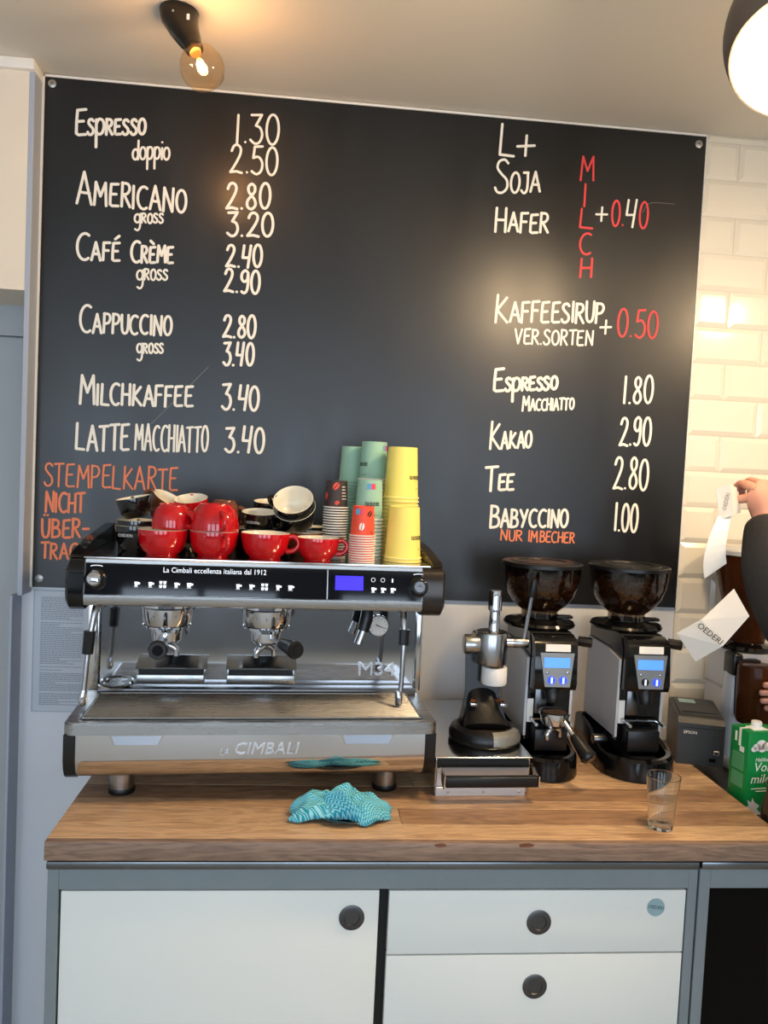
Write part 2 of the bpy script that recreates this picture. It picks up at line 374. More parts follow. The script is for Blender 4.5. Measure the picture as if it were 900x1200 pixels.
while zt > 0.86:
    z0 = max(zt - TRW, 0.832); x = TX0; first = 0.101 if row % 2 == 0 else TP
    while x < TX1 - 0.02:
        w = first if x == TX0 else TP
        w = min(w, TX1 - x)
        put_tile(x, z0, w, zt - z0); x += w
    zt -= TRW; row += 1
x = TX0
while x < TX1 - 0.02:
    put_tile(x, 2.5718, min(TP, TX1 - x), CEIL - 2.5718); x += TP

# ================================================================== BLACKBOARD WITH THE MENU
BX0, BX1, BZ0, BZ1, BY = -0.727, 1.066, 1.2496, 2.582, -0.012
board = thing('blackboard', 'large black menu board with hand-lettered coffee prices on the wall', 'blackboard', (0, 0, 0))
obj('panel', G().box(BX0, BX1, BY, -0.0005, BZ0, BZ1, 0.0008, 1), 'blackboard', board)
obj('edge_strip', G().box(BX0 - 0.006, BX0 - 0.0005, BY - .002, -0.0005, BZ0, BZ1), 'white_gloss', board)
obj('edge_strip', G().box(BX1 + 0.0003, BX1 + 0.0027, BY - .002, -0.0005, BZ0, BZ1), 'white_gloss', board)
obj('edge_strip', G().box(BX0, BX1, BY - .002, -0.0005, BZ1 + .0003, BZ1 + 0.006), 'white_gloss', board)
for sx, sz in ((-0.709, 2.566), (1.0454, 2.5605), (-0.710, 1.2731)):
    s_ = obj('screw', G().lathe([(0.0105, 0), (0.0105, 0.001), (0.006, 0.0028), (0.0001, 0.003)], 20, M=Matrix.Rotation(PI / 2, 4, 'X')), 'screw', board, (sx, BY, sz))
    obj('screw_slot', G().cyl((0, -0.0029, 0), (0, -0.0034, 0), 0.003, n=6), 'steel_dark', s_)

# hand lettering: stroke glyphs (width, [(smooth, points), ...]) in a unit-high box
def arc(cx, cy, rx, ry, a0, a1, n=9): return [(cx + rx * math.cos(math.radians(a0 + (a1 - a0) * i / n)), cy + ry * math.sin(math.radians(a0 + (a1 - a0) * i / n))) for i in range(n + 1)]
OV = lambda w: (1, arc(w / 2, .5, w / 2, .5, 80, 440, 18))
GL = {
 'A': (.55, [(0, [(0, 0), (.25, 1), (.55, 0)]), (0, [(.09, .36), (.47, .34)])]),
 'B': (.46, [(0, [(.02, 1), (0, 0)]), (1, [(0, 1), (.3, .95), (.38, .76), (.28, .58), (.06, .53)]), (1, [(.06, .53), (.36, .48), (.46, .26), (.36, .05), (0, 0)])]),
 'C': (.5, [(1, arc(.32, .5, .32, .5, 60, 300, 14))]),
 'D': (.5, [(0, [(0, 1), (0, 0)]), (1, [(0, 1), (.35, .9), (.5, .5), (.35, .1), (0, 0)])]),
 'E': (.44, [(0, [(.42, 1), (.05, .97), (.02, .5), (.02, .06), (.12, 0), (.44, .02)]), (0, [(.03, .52), (.33, .54)])]),
 'F': (.4, [(0, [(.4, 1), (.02, .98), (0, 0)]), (0, [(.01, .55), (.32, .55)])]),
 'G': (.54, [(1, arc(.32, .5, .32, .5, 60, 330, 14)), (0, [(.32, .42), (.58, .42), (.58, .2)])]),
 'H': (.46, [(0, [(.02, 1), (0, 0)]), (0, [(.46, 1), (.46, 0)]), (0, [(.0, .5), (.46, .5)])]),
 'I': (.06, [(0, [(.03, 1), (.03, 0)])]),
 'J': (.36, [(1, [(.34, 1), (.35, .4), (.3, .08), (.15, -.02), (.0, .12)]), (0, [(.1, 1), (.36, 1)])]),
 'K': (.48, [(0, [(.04, 1), (0, 0)]), (0, [(.42, .9), (.04, .45), (.48, 0)])]),
 'L': (.42, [(0, [(.03, 1), (0, .03), (.42, 0)])]),
 'M': (.62, [(0, [(0, 0), (.06, 1), (.31, .4), (.56, 1), (.62, 0)])]),
 'N': (.5, [(0, [(0, 0), (.03, 1), (.47, .02), (.5, 1)])]),
 'O': (.5, [OV(.5)]),
 'P': (.42, [(0, [(.02, 1), (0, 0)]), (1, [(0, .98), (.3, .96), (.42, .76), (.3, .52), (.02, .46)])]),
 'R': (.44, [(0, [(.02, 1), (0, 0)]), (1, [(0, .98), (.3, .96), (.4, .76), (.28, .55), (.03, .5)]), (0, [(.12, .5), (.44, 0)])]),
 'S': (.42, [(1, [(.4, .88), (.28, .99), (.1, .94), (.05, .75), (.2, .56), (.38, .38), (.4, .15), (.25, .01), (.08, .03), (0, .16)])]),
 'T': (.44, [(0, [(.22, .98), (.21, 0)]), (0, [(-.03, .97), (.47, 1)])]),
 'U': (.44, [(1, [(0, 1), (.01, .4), (.08, .08), (.22, 0), (.36, .08), (.43, .4), (.44, 1)])]),
 'V': (.48, [(0, [(0, 1), (.24, 0), (.48, 1)])]),
 'Y': (.48, [(0, [(0, 1), (.24, .5)]), (0, [(.48, 1), (.16, 0)])]),
 '0': (.48, [OV(.48)]),
 '1': (.14, [(0, [(.08, 1), (.06, 0)])]),
 '2': (.5, [(1, [(.03, .78), (.12, .96), (.28, 1), (.42, .88), (.4, .65), (.2, .3), (0, .02)]), (0, [(0, .02), (.26, .05), (.5, 0)])]),
 '3': (.46, [(0, [(.02, .97), (.42, 1), (.2, .62)]), (1, [(.2, .62), (.38, .54), (.46, .3), (.36, .06), (.18, 0), (0, .12)])]),
 '4': (.48, [(0, [(.08, 1), (.02, .45), (.36, .45)]), (0, [(.48, 1), (.34, 0)])]),
 '5': (.46, [(0, [(.44, 1), (.1, .98), (.05, .58)]), (1, [(.05, .58), (.28, .62), (.45, .42), (.42, .14), (.22, 0), (0, .1)])]),
 '8': (.46, [(1, [(.38, .9), (.23, 1), (.08, .88), (.1, .68), (.25, .53), (.4, .35), (.43, .15), (.25, 0), (.06, .1), (.05, .32), (.22, .52), (.38, .7), (.38, .9)])]),
 '9': (.46, [(1, [(.4, .9), (.24, 1), (.05, .86), (.04, .62), (.2, .5), (.37, .62), (.4, .9)]), (1, [(.4, .9), (.42, .5), (.36, .12), (.2, 0), (.06, .06)])]),
 '.': (.1, [(0, [(.05, .02)])]),
 '+': (.9, [(0, [(0, .45), (.9, .48)]), (0, [(.46, .95), (.44, 0)])]),
 '-': (.34, [(0, [(0, .48), (.34, .5)])]),
 'o': (.62, [OV(.62)]),
 'd': (.62, [(1, arc(.29, .42, .29, .42, 60, 420, 16)), (0, [(.6, 1.55), (.58, 0)])]),
 'p': (.6, [(0, [(.02, .95), (.04, -.8)]), (1, [(.03, .7), (.2, .98), (.5, .9), (.6, .5), (.46, .1), (.2, .02), (.04, .2)])]),
 'i': (.12, [(0, [(.06, .9), (.06, 0)]), (0, [(.06, 1.37)])]),
 'g': (.62, [(1, arc(.29, .5, .29, .45, 40, 400, 16)), (1, [(.6, .98), (.62, .2), (.58, -.5), (.35, -.8), (.08, -.66)])]),
}
GL['É'] = (GL['E'][0], GL['E'][1] + [(0, [(.16, 1.2), (.4, 1.38)])])
GL['È'] = (GL['E'][0], GL['E'][1] + [(0, [(.06, 1.38), (.3, 1.2)])])
GL['Ü'] = (GL['U'][0], GL['U'][1] + [(0, [(.13, 1.24)]), (0, [(.33, 1.24)])])
def smooth_pts(P, sub=3):
    out = []
    for i in range(len(P) - 1):
        p0 = P[max(i - 1, 0)]; p1 = P[i]; p2 = P[i + 1]; p3 = P[min(i + 2, len(P) - 1)]
        for j in range(sub):
            t = j / sub
            out.append(tuple(0.5 * (2 * p1[q] + (p2[q] - p0[q]) * t + (2 * p0[q] - 5 * p1[q] + 4 * p2[q] - p3[q]) * t * t + (3 * p1[q] - p0[q] - 3 * p2[q] + p3[q]) * t ** 3) for q in (0, 1)))
    out.append(P[-1]); return out
def dot(g, x, z, h, y, n=10): g.add([(x + h * math.cos(2 * PI * j / n), y, z + h * math.sin(2 * PI * j / n)) for j in range(n)], [tuple(range(n))])
def ribbon(g, P, w, y0, smooth=True):
    """brush stroke of width w along P in the board's plane; later bits lie a hair in front of earlier ones"""
    h = w / 2
    if not smooth:
        for i, (x, z) in enumerate(P):
            dot(g, x, z, h, y0 - .00013)
            if i:
                x0, z0 = P[i - 1]; dx, dz = x - x0, z - z0; L = max(math.hypot(dx, dz), 1e-7); a, b_ = -dz / L * h, dx / L * h; y = y0 - (.00006 if i % 2 else 0.0)
                g.add([(x0 + a, y, z0 + b_), (x0 - a, y, z0 - b_), (x - a, y, z - b_), (x + a, y, z + b_)], [(0, 1, 2, 3)])
        return
    vs = []; n = len(P); closed = math.hypot(P[0][0] - P[-1][0], P[0][1] - P[-1][1]) < w * .3
    for i, (x, z) in enumerate(P):
        if closed and i in (0, n - 1): xa, za = P[n - 2]; xb, zb = P[1]
        else: xa, za = P[max(i - 1, 0)]; xb, zb = P[min(i + 1, n - 1)]
        dx, dz = xb - xa, zb - za; L = max(math.hypot(dx, dz), 1e-7); a, b_ = -dz / L * h, dx / L * h; y = y0 - 6e-6 * i
        vs += [(x + a, y, z + b_), (x - a, y, z - b_)]
    g.add(vs, [(2 * i, 2 * i + 1, 2 * i + 3, 2 * i + 2) for i in range(n - 1)])
    if not closed:
        for e, y in ((0, y0 + .00005), (-1, y0 - 6e-6 * n - .00005)): dot(g, P[e][0], P[e][1], h, y)
def lettering(txt, x0, z0, x1, z1, hs, hf, colour, sw):
    sw *= .66 if txt in ('gROSS', 'doppio', 'MACCHIATTO', 'VER.SORTEN', 'NUR', 'IM', 'BECHER') else .82
    gap = .17; adv = []; x = 0
    for i, ch in enumerate(txt):
        sc = hf if i == 0 else hs
        adv.append(x); x += GL[ch][0] * sc + gap * hs
    tot = x - gap * hs; k = (x1 - x0 - sw) / max(tot, 1e-4) if len(txt) > 1 or ch not in 'I' else 1.0
    g = G()
    for i, ch in enumerate(txt):
        sc = hf if i == 0 else hs; jx, jz, js = random.uniform(-.02, .02) * hs, random.uniform(-.03, .03) * hs, random.uniform(.97, 1.04)
        for si, (sm, P) in enumerate(GL[ch][1]):
            Q = []
            for (px, pz) in P:
                lx = (adv[i] + px * sc) * k + jx
                fr = lx / max(x1 - x0, 1e-4)
                Q.append((x0 + sw / 2 + lx, z0 + (z1 - z0) * fr + pz * sc * js + jz))
            ribbon(g, smooth_pts(Q) if sm else Q, sw, BY - 0.0004 - .0004 * si - .0012 * (i % 2), sm)
    o = obj('lettering', g, 'chalk_' + colour, board, smooth=0)
    return o
MENU = [
    ('ESpRESSO', -0.650, 2.442, -0.466, 2.457, 0.039, 0.065, 'w', 0.0091),
    ('doppio', -0.503, 2.390, -0.402, 2.398, 0.031, 0.031, 'w', 0.0088),
    ('1.30', -0.237, 2.456, -0.118, 2.457, 0.075, 0.075, 'w', 0.0080),
    ('2.50', -0.248, 2.375, -0.119, 2.381, 0.073, 0.073, 'w', 0.0080),
    ('AMERICANO', -0.643, 2.268, -0.355, 2.262, 0.059, 0.081, 'w', 0.0088),
    ('gROSS', -0.492, 2.226, -0.414, 2.232, 0.024, 0.024, 'w', 0.0080),
    ('2.80', -0.255, 2.283, -0.134, 2.290, 0.067, 0.067, 'w', 0.0089),
    ('3.20', -0.251, 2.212, -0.124, 2.216, 0.063, 0.063, 'w', 0.0089),
    ('CAFÉ', -0.639, 2.121, -0.523, 2.124, 0.046, 0.068, 'w', 0.0088),
    ('CRÈME', -0.499, 2.124, -0.384, 2.130, 0.042, 0.056, 'w', 0.0089),
    ('gROSS', -0.482, 2.078, -0.398, 2.084, 0.027, 0.027, 'w', 0.0080),
    ('2.40', -0.250, 2.130, -0.150, 2.135, 0.058, 0.058, 'w', 0.0090),
    ('2.90', -0.254, 2.063, -0.154, 2.065, 0.059, 0.059, 'w', 0.0090),
    ('CAPPUCCINO', -0.626, 1.932, -0.382, 1.939, 0.049, 0.069, 'w', 0.0085),
    ('gROSS', -0.476, 1.887, -0.403, 1.890, 0.025, 0.025, 'w', 0.0081),
    ('2.80', -0.252, 1.942, -0.159, 1.946, 0.059, 0.059, 'w', 0.0091),
    ('3.40', -0.249, 1.867, -0.163, 1.870, 0.061, 0.061, 'w', 0.0091),
    ('MILCHKAFFEE', -0.620, 1.743, -0.320, 1.752, 0.054, 0.072, 'w', 0.0090),
    ('3.40', -0.249, 1.748, -0.144, 1.752, 0.066, 0.066, 'w', 0.0091),
    ('LATTE', -0.626, 1.621, -0.484, 1.626, 0.066, 0.070, 'w', 0.0091),
    ('MACCHIATTO', -0.473, 1.629, -0.277, 1.632, 0.068, 0.068, 'w', 0.0091),
    ('3.40', -0.234, 1.636, -0.126, 1.637, 0.067, 0.067, 'w', 0.0092),
    ('STEMPELKARTE', -0.705, 1.522, -0.353, 1.524, 0.059, 0.061, 'o', 0.0063),
    ('NICHT', -0.701, 1.452, -0.595, 1.456, 0.050, 0.052, 'o', 0.0082),
    ('ÜBER-', -0.708, 1.385, -0.582, 1.388, 0.048, 0.048, 'o', 0.0082),
    ('TRAG', -0.707, 1.328, -0.607, 1.329, 0.041, 0.041, 'o', 0.0078),
    ('L', 0.478, 2.483, 0.524, 2.484, 0.084, 0.084, 'w', 0.0087),
    ('+', 0.524, 2.486, 0.579, 2.491, 0.055, 0.055, 'w', 0.0087),
    ('SOJA', 0.468, 2.380, 0.601, 2.393, 0.053, 0.092, 'w', 0.0082),
    ('HAFER', 0.476, 2.277, 0.630, 2.284, 0.051, 0.064, 'w', 0.0088),
    ('M', 0.708, 2.432, 0.750, 2.435, 0.062, 0.062, 'r', 0.0069),
    ('I', 0.722, 2.365, 0.737, 2.367, 0.058, 0.058, 'r', 0.0070),
    ('L', 0.714, 2.306, 0.755, 2.307, 0.051, 0.051, 'r', 0.0070),
    ('C', 0.718, 2.232, 0.755, 2.235, 0.058, 0.058, 'r', 0.0070),
    ('H', 0.724, 2.171, 0.761, 2.174, 0.051, 0.051, 'r', 0.0075),
    ('+', 0.759, 2.326, 0.796, 2.327, 0.040, 0.040, 'w', 0.0070),
    ('0.', 0.803, 2.318, 0.843, 2.318, 0.070, 0.070, 'r', 0.0070),
    ('4', 0.846, 2.316, 0.880, 2.319, 0.075, 0.075, 'w', 0.0075),
    ('0', 0.883, 2.317, 0.912, 2.319, 0.073, 0.073, 'r', 0.0070),
    ('KAFFEESIRUP', 0.489, 2.031, 0.803, 2.049, 0.054, 0.075, 'w', 0.0089),
    ('VER.SORTEN', 0.548, 1.974, 0.775, 1.984, 0.040, 0.040, 'w', 0.0084),
    ('+', 0.790, 2.017, 0.827, 2.019, 0.038, 0.038, 'w', 0.0071),
    ('0.50', 0.840, 2.011, 0.962, 2.016, 0.076, 0.076, 'r', 0.0071),
    ('ESpRESSO', 0.495, 1.839, 0.682, 1.856, 0.035, 0.061, 'w', 0.0099),
    ('MACCHIATTO', 0.580, 1.790, 0.732, 1.803, 0.031, 0.040, 'w', 0.0085),
    ('1.80', 0.870, 1.827, 0.960, 1.831, 0.074, 0.074, 'w', 0.0086),
    ('KAKAO', 0.494, 1.680, 0.618, 1.690, 0.045, 0.074, 'w', 0.0085),
    ('2.90', 0.865, 1.709, 0.963, 1.712, 0.077, 0.077, 'w', 0.0087),
    ('TEE', 0.486, 1.562, 0.574, 1.568, 0.043, 0.069, 'w', 0.0095),
    ('2.80', 0.855, 1.583, 0.963, 1.586, 0.087, 0.087, 'w', 0.0087),
    ('BABYCCINO', 0.506, 1.460, 0.735, 1.471, 0.048, 0.062, 'w', 0.0091),
    ('1.00', 0.865, 1.467, 0.939, 1.465, 0.078, 0.078, 'w', 0.0087),
    ('NUR', 0.540, 1.425, 0.604, 1.425, 0.029, 0.029, 'o', 0.0067),
    ('IM', 0.619, 1.425, 0.648, 1.424, 0.029, 0.029, 'o', 0.0068),
    ('BECHER', 0.653, 1.424, 0.755, 1.426, 0.029, 0.029, 'o', 0.0068),
]
for row_ in MENU: lettering(*row_)
# wiped chalk ghosts left on the board
g = G(); ribbon(g, smooth_pts([(.895, 2.36), (.91, 2.385), (.94, 2.39), (.985, 2.39)]), .0014, BY - .0003); obj('chalk_trace', g, 'bag_print', board, smooth=0)
g = G(); ribbon(g, [(-.285, 1.86), (-.33, 1.81), (-.43, 1.70)], .0016, BY - .0003, True); obj('chalk_trace', g, 'bag_print', board, smooth=0)

# printed sheet under the board
notice = thing('printed_notice', 'pale sheet of dense printed text on the wall below the menu board', 'notice', (0, 0, 0))
obj('sheet', G().box(-0.7246, -0.573, -0.004, -0.0005, 0.909, 1.240, 0.0006, 1), 'notice_paper', notice)
for bx in ((-.7246, -.7228, .909, 1.240), (-.5748, -.573, .909, 1.240), (-.7228, -.5748, .909, .9105), (-.7228, -.5748, 1.2385, 1.240)): obj('sheet_edge', G().box(bx[0], bx[1], -.0052, -.0041, bx[2], bx[3]), 'jamb_blue_grey', notice)
g = G(); z = 1.222
while z > 0.925:
    if random.random() < .08: z -= .0045; 
    x = -0.705; end = -0.594 if random.random() > .15 else -0.594 - random.uniform(.02, .07)
    while x < end:
        w = random.uniform(.004, .011)
        g.box(x, min(x + w, end), -0.0047, -0.0042, z - .00075, z + .00075); x += w + .0017
    z -= 0.0043
obj('print', g, 'notice_ink', notice, smooth=0)

# ================================================================== COUNTER AND CABINETS
ct = thing('wooden_worktop', 'thick wooden worktop of joined planks under the coffee machine', 'worktop', (0, 0, 0))
WX0, WX1 = -0.4533, 0.9907
edges = [-0.724, -0.660, -0.585, -0.545, -0.470, -0.395, -0.315, -0.235, -0.150, -0.075, -0.006]
order = ['plank_c', 'plank_a', 'plank_b', 'plank_d', 'plank_a', 'plank_b', 'plank_c', 'plank_a', 'plank_d', 'plank_b']
for i in range(len(edges) - 1):
    y0, y1 = edges[i], edges[i + 1]; cut = [WX0, WX1]
    if i in (1, 4, 6, 8): cut = [WX0, random.uniform(-.1, .6), WX1]
    for j in range(len(cut) - 1):
        obj('plank', G().box(cut[j] + (.0003 if j else 0), cut[j + 1] - .0003, y0 + .0002, y1 - .0002, 0.864, 0.9, 0.0011, 1), order[(i + 2 * j) % len(order)], ct, smooth=30)
obj('plank', G().box(WX0, WX1, -0.7399, -0.7242, 0.864, 0.9, 0.002, 2), 'plank_edge', ct)

cab = thing('sideboard_cabinet', 'grey framed cabinet with white door and drawers under the worktop', 'cabinet', (0, 0, 0))
g = G().box(-.4501, -.4295, -.725, -.70, .10, .842, .001, 1).box(.7834, .8023, -.725, -.70, .10, .842, .001, 1).box(-.4295, .7834, -.725, -.70, .802, .842, .001, 1).box(-.4295, .7834, -.725, -.70, .10, .13)
obj('front_frame', g, 'cabinet_frame', cab)
obj('top_rim', G().box(-.452, .8023, -.731, -.02, .8425, .858, .003, 2), 'edge_steel', cab)
obj('carcass', G().box(-.449, -.432, -.70, -.02, .10, .842).box(.785, .801, -.70, -.02, .10, .842).box(-.432, .785, -.70, -.02, .10, .118).box(-.432, .785, -.04, -.02, .118, .842), 'cabinet_frame', cab)
obj('divider', G().box(.160, .192, -.700, -.04, .118, .842), 'dark_gap', cab)
for lx in (-.44, .79):
    for ly in (-.71, -.05): obj('leg', G().cyl((lx, ly, 0), (lx, ly, .10), .012, n=16), 'edge_steel', cab)
def front(name, x0, x1, z0, z1):
    return obj(name, G().box(x0, x1, -.722, -.702, z0, z1, .0015, 2), 'cabinet_white', cab)
def pull(parent, x, z):
    M = Matrix.Translation((x, -.722, z)) @ Matrix.Rotation(PI / 2, 4, 'X')
    o = obj('finger_pull', G().lathe([(.0245, 0), (.0245, .0018), (.023, .0026), (.0155, .0026), (.0148, .0012), (.0142, .0002), (.0001, .0002)], 36, M=M), 'pull_steel', parent)
    return o
dr = front('door', -.4262, .1667, .133, .798); pull(dr, .1153, .7446)
d1_ = front('drawer', .1862, .7816, .6705, .797); pull(d1_, .4838, .7329)
d2_ = front('drawer', .1862, .7816, .405, .6675); pull(d2_, .4828, .6029)
d3_ = front('drawer', .1862, .7816, .133, .402); pull(d3_, .4828, .338)
stk = obj('round_sticker', G().cyl((.7207, -.7222, .762), (.7207, -.7228, .762), .0182, n=36), 'sticker_blue', d1_)
text('OEDERI', .0095, 'ink', 'sticker_print', d1_, (.7207, -.7230, .762), (PI / 2, math.radians(8), 0))

cab2 = thing('glass_front_cabinet', 'grey framed cabinet with black glass front at the right edge', 'cabinet', (0, 0, 0))
obj('front_frame', G().box(.8064, .829, -.725, -.70, .10, .842, .001, 1).box(1.62, 1.643, -.725, -.70, .10, .842, .001, 1).box(.829, 1.62, -.725, -.70, .802, .842, .001, 1).box(.829, 1.62, -.725, -.70, .10, .13), 'cabinet_frame', cab2)
obj('glass_panel', G().box(.829, 1.62, -.716, -.710, .13, .802), 'glass_dark', cab2)
obj('carcass', G().box(.808, .825, -.70, -.02, .10, .84).box(1.625, 1.642, -.70, -.02, .10, .84).box(.825, 1.625, -.70, -.02, .10, .118).box(.825, 1.625, -.04, -.02, .118, .84), 'dark_gap', cab2)
obj('top_rim', G().box(.8064, .9907, -.731, -.02, .8425, .858, .003, 2), 'edge_steel', cab2)
for lx in (.82, 1.63):
    for ly in (-.71, -.05): obj('leg', G().cyl((lx, ly, 0), (lx, ly, .10), .012, n=16), 'edge_steel', cab2)
tag(obj('steel_worktop', G().box(.993, 1.643, -.735, -.014, .8425, .862, .002, 2), 'steel_dark'), 'low dark steel worktop beside the wooden counter end under the milk carton', 'worktop')

# ================================================================== ESPRESSO MACHINE
mc = thing('espresso_machine', 'two-group chrome and black espresso machine on the wooden worktop', 'coffee machine', (-0.087, -0.58, 0.9), (0, 0, math.radians(3.5)))
for fx in (-.277, .286):
    for fy in (.087, .42):
        f = obj('foot', G().cyl((fx, fy, .012), (fx, fy, .058), .026, n=28), 'steel_plain', mc)
        obj('foot_pad', G().cyl((fx, fy, .0004), (fx, fy, .0125), .0275, n=28, bev=.002), 'plastic_black', f)
prof = [(0, .1505), (0, .100), (.003, .085), (.010, .071), (.021, .060), (.034, .056), (.47, .056), (.47, .1505)]
obj('fascia', G().prism(prof, 'x', -.3545, .3545), 'chrome', mc, smooth=25)
for s in (-1, 1):
    pc = [(-.001, .1505), (-.001, .098), (.004, .080), (.014, .064), (.030, .054), (.47, .054), (.47, .1505)]
    obj('side_cap', G().prism(pc, 'x', min(s * .355, s * .378), max(s * .355, s * .378)), 'plastic_black', mc, smooth=40)
def rrect(x0, x1, y0, y1, r, n=5):
    P = []
    for cx, cy, a in ((x1 - r, y0 + r, -90), (x1 - r, y1 - r, 0), (x0 + r, y1 - r, 90), (x0 + r, y0 + r, 180)):
        for i in range(n + 1):
            t = math.radians(a + 90 * i / n); P.append((cx + r * math.cos(t), cy + r * math.sin(t)))
    return P
def ring_plate(g, out, inn, z0, z1, k=0):
    n = len(out); vs = [(x, y, z0) for x, y in out] + [(x, y, z1) for x, y in out] + [(x, y, z1) for x, y in inn] + [(x, y, z0) for x, y in inn]
    fs = []
    for i in range(n):
        j = (i + 1) % n
        for a in range(4): b_ = (a + 1) % 4; fs.append((a * n + i, a * n + j, b_ * n + j, b_ * n + i))
    return g.add(vs, fs, k)
g = ring_plate(G(), rrect(-.38, .38, -.004, .478, .022), rrect(-.352, .352, .018, .206, .006), .1506, .171)
ring_plate(g, rrect(-.377, .377, -.001, .475, .02), rrect(-.352, .352, .018, .206, .006), .171, .1755)
obj('deck', g, 'steel', mc, smooth=50)
obj('drip_tray', G().box(-.3515, .3515, .0185, .2055, .1507, .158), 'steel_dark', mc)
g = G()
for i in range(23):
    y = .028 + i * .0078; g.cyl((-.345, y, .1765), (.345, y, .1765), .0019, n=6)
for i in range(9):
    x = -.344 + i * .086; g.box(x - .001, x + .001, .024, .203, .160, .1745)
g.tube([(-.348, .022, .1775), (.348, .022, .1775)], .002, n=8, sub=1).tube([(-.348, .204, .1775), (.348, .204, .1775)], .002, n=8, sub=1)
g.tube([(-.347, .022, .1775), (-.347, .204, .1775)], .002, n=8, sub=1).tube([(.347, .022, .1775), (.347, .204, .1775)], .002, n=8, sub=1)
g.tube([(-.348, .021, .163), (.348, .021, .163)], .0014, n=6, sub=1)
obj('drip_grid', g, 'steel', mc)
# trapezoid finger slots under the band
for x0, x1 in ((-.292, -.182), (.172, .290)):
    g = G(); vs = [(x0, -.0012, .1502), (x1, -.0012, .1502), (x1 - .012, -.0012, .129), (x0 + .010, -.0012, .129), (x0 + .004, .010, .150), (x1 - .004, .010, .150)]
    g.prism([(x0, .1503), (x1, .1503), (x1 - .013, .129), (x0 + .011, .129)], 'y', -.0016, -.0004)
    o = obj('tray_slot_rim', g, 'steel_polish', mc)
    g = G().add([(x0 + .006, -.0018, .149), (x1 - .006, -.0018, .149), (x1 - .014, -.0052, .1315), (x0 + .013, -.0052, .1315), (x0 + .006, -.0016, .149), (x1 - .006, -.0016, .149), (x1 - .014, -.0016, .1315), (x0 + .013, -.0016, .1315)],
                [(0, 1, 2, 3), (4, 7, 6, 5), (0, 4, 5, 1), (1, 5, 6, 2), (2, 6, 7, 3), (3, 7, 4, 0)])
    obj('slot_lip', g, 'steel_dark', o, smooth=0)
text('CIMBALI', .034, 'emblem', 'raised_lettering', mc, (.020, -.001, .120), ext=.0022, shear=.22, sx=1.05)
text('LA', .017, 'emblem', 'raised_lettering', mc, (-.064, -.001, .114), ext=.0022, shear=.22)
# body behind the groups
obj('backsplash', G().box(-.358, .386, .25, .258, .1757, .402), 'chrome', mc)
obj('rear_body', G().box(-.386, .388, .259, .47, .1757, .402, .004, 2), 'steel', mc)
for x0, x1 in ((-.386, -.360), (.374, .388)):
    obj('side_column', G().box(x0, x1, .236, .2585, .1757, .402, .002, 2), 'steel_polish', mc)
obj('splash_step', G().box(-.355, .372, .2075, .2495, .1757, .186, .002, 2), 'steel_dark', mc)
for x0, x1 in ((-.271, -.116), (-.073, .087)):
    t = obj('cup_shelf', G().prism([(.190, .236), (.248, .250), (.248, .254), (.186, .2405)], 'x', x0, x1), 'steel_polish', mc)
    obj('shelf_front', G().box(x0 + .002, x1 - .004, .186, .249, .203, .2245, .003, 2), 'steel', t)
    obj('shelf_recess', G().box(x0 + .006, x1 - .008, .193, .249, .2246, .2358), 'dark_gap', t)
# brew groups with locked-in portafilters
def portafilter(parent, c, end, k_name='portafilter', handle='plastic_black'):
    """basket centred at c (its rim), handle grip ending at end"""
    c = Vector(c); e = Vector(end)
    pf = obj(k_name, G().lathe([(.0001, -.030), (.020, -.030), (.031, -.022), (.0335, -.004), (.0335, .0), (.036, .0), (.036, .006), (.030, .006), (.029, -.012), (.0001, -.016)], 32, c=tuple(c)), 'chrome', parent)
    d = e - c; d2 = Vector((d.x, d.y, 0)).normalized(); start = c + d2 * .032 + Vector((0, 0, -.012)); L = (e - start).length; u = (e - start).normalized()
    obj('neck', G().tube([start, start + u * .035, start + u * (L * .42)], [.0065, .0062, .008], n=14, sub=2), 'chrome', pf)
    s0 = start + u * (L * .36)
    obj('handle', G().tube([s0, s0 + u * .006, s0 + u * (L * .25), s0 + u * (L * .5), e - u * .006, e], [.010, .0125, .0145, .0175, .0195, .0165], n=20, sub=2), handle, pf)
    obj('handle_end', G().cyl(e + u * .0003, e + u * .002, .0105, n=20), 'plastic_gloss', pf)
    sp = G(); b0 = c + Vector((0, 0, -.030)); side = Vector((-d2.y, d2.x, 0))
    for q in (-1, 1): sp.tube([b0, b0 + side * q * .012 + Vector((0, 0, -.008)), b0 + side * q * .020 + Vector((0, 0, -.014)), b0 + side * q * .022 + Vector((0, 0, -.028))], [.007, .007, .0065, .0055], n=12, sub=3)
    obj('spout', sp, 'chrome', pf)
    return pf
for gx, end in ((-.200, (-.200, -.022, .327)), (.013, (.076, .012, .322))):
    bgp = obj('brew_group', G().lathe([(.0001, .4015), (.060, .4015), (.060, .392), (.055, .388), (.053, .365), (.049, .352), (.051, .350), (.051, .346), (.044, .344), (.0001, .344)], 40, c=(gx, .135, 0)), 'chrome', mc)
    obj('group_collar', G().box(gx - .034, gx + .034, .15, .2498, .362, .4015, .006, 2), 'steel_polish', bgp)
    for q in (-1, 0, 1): obj('group_screw', G().cyl((gx + q * .024, .135 - math.sqrt(.0545 ** 2 - (q * .024) ** 2) - .001, .372), (gx + q * .024, .15, .372), .0028, n=8), 'steel_dark', bgp)
    portafilter(mc, (gx, .135, .338), end)
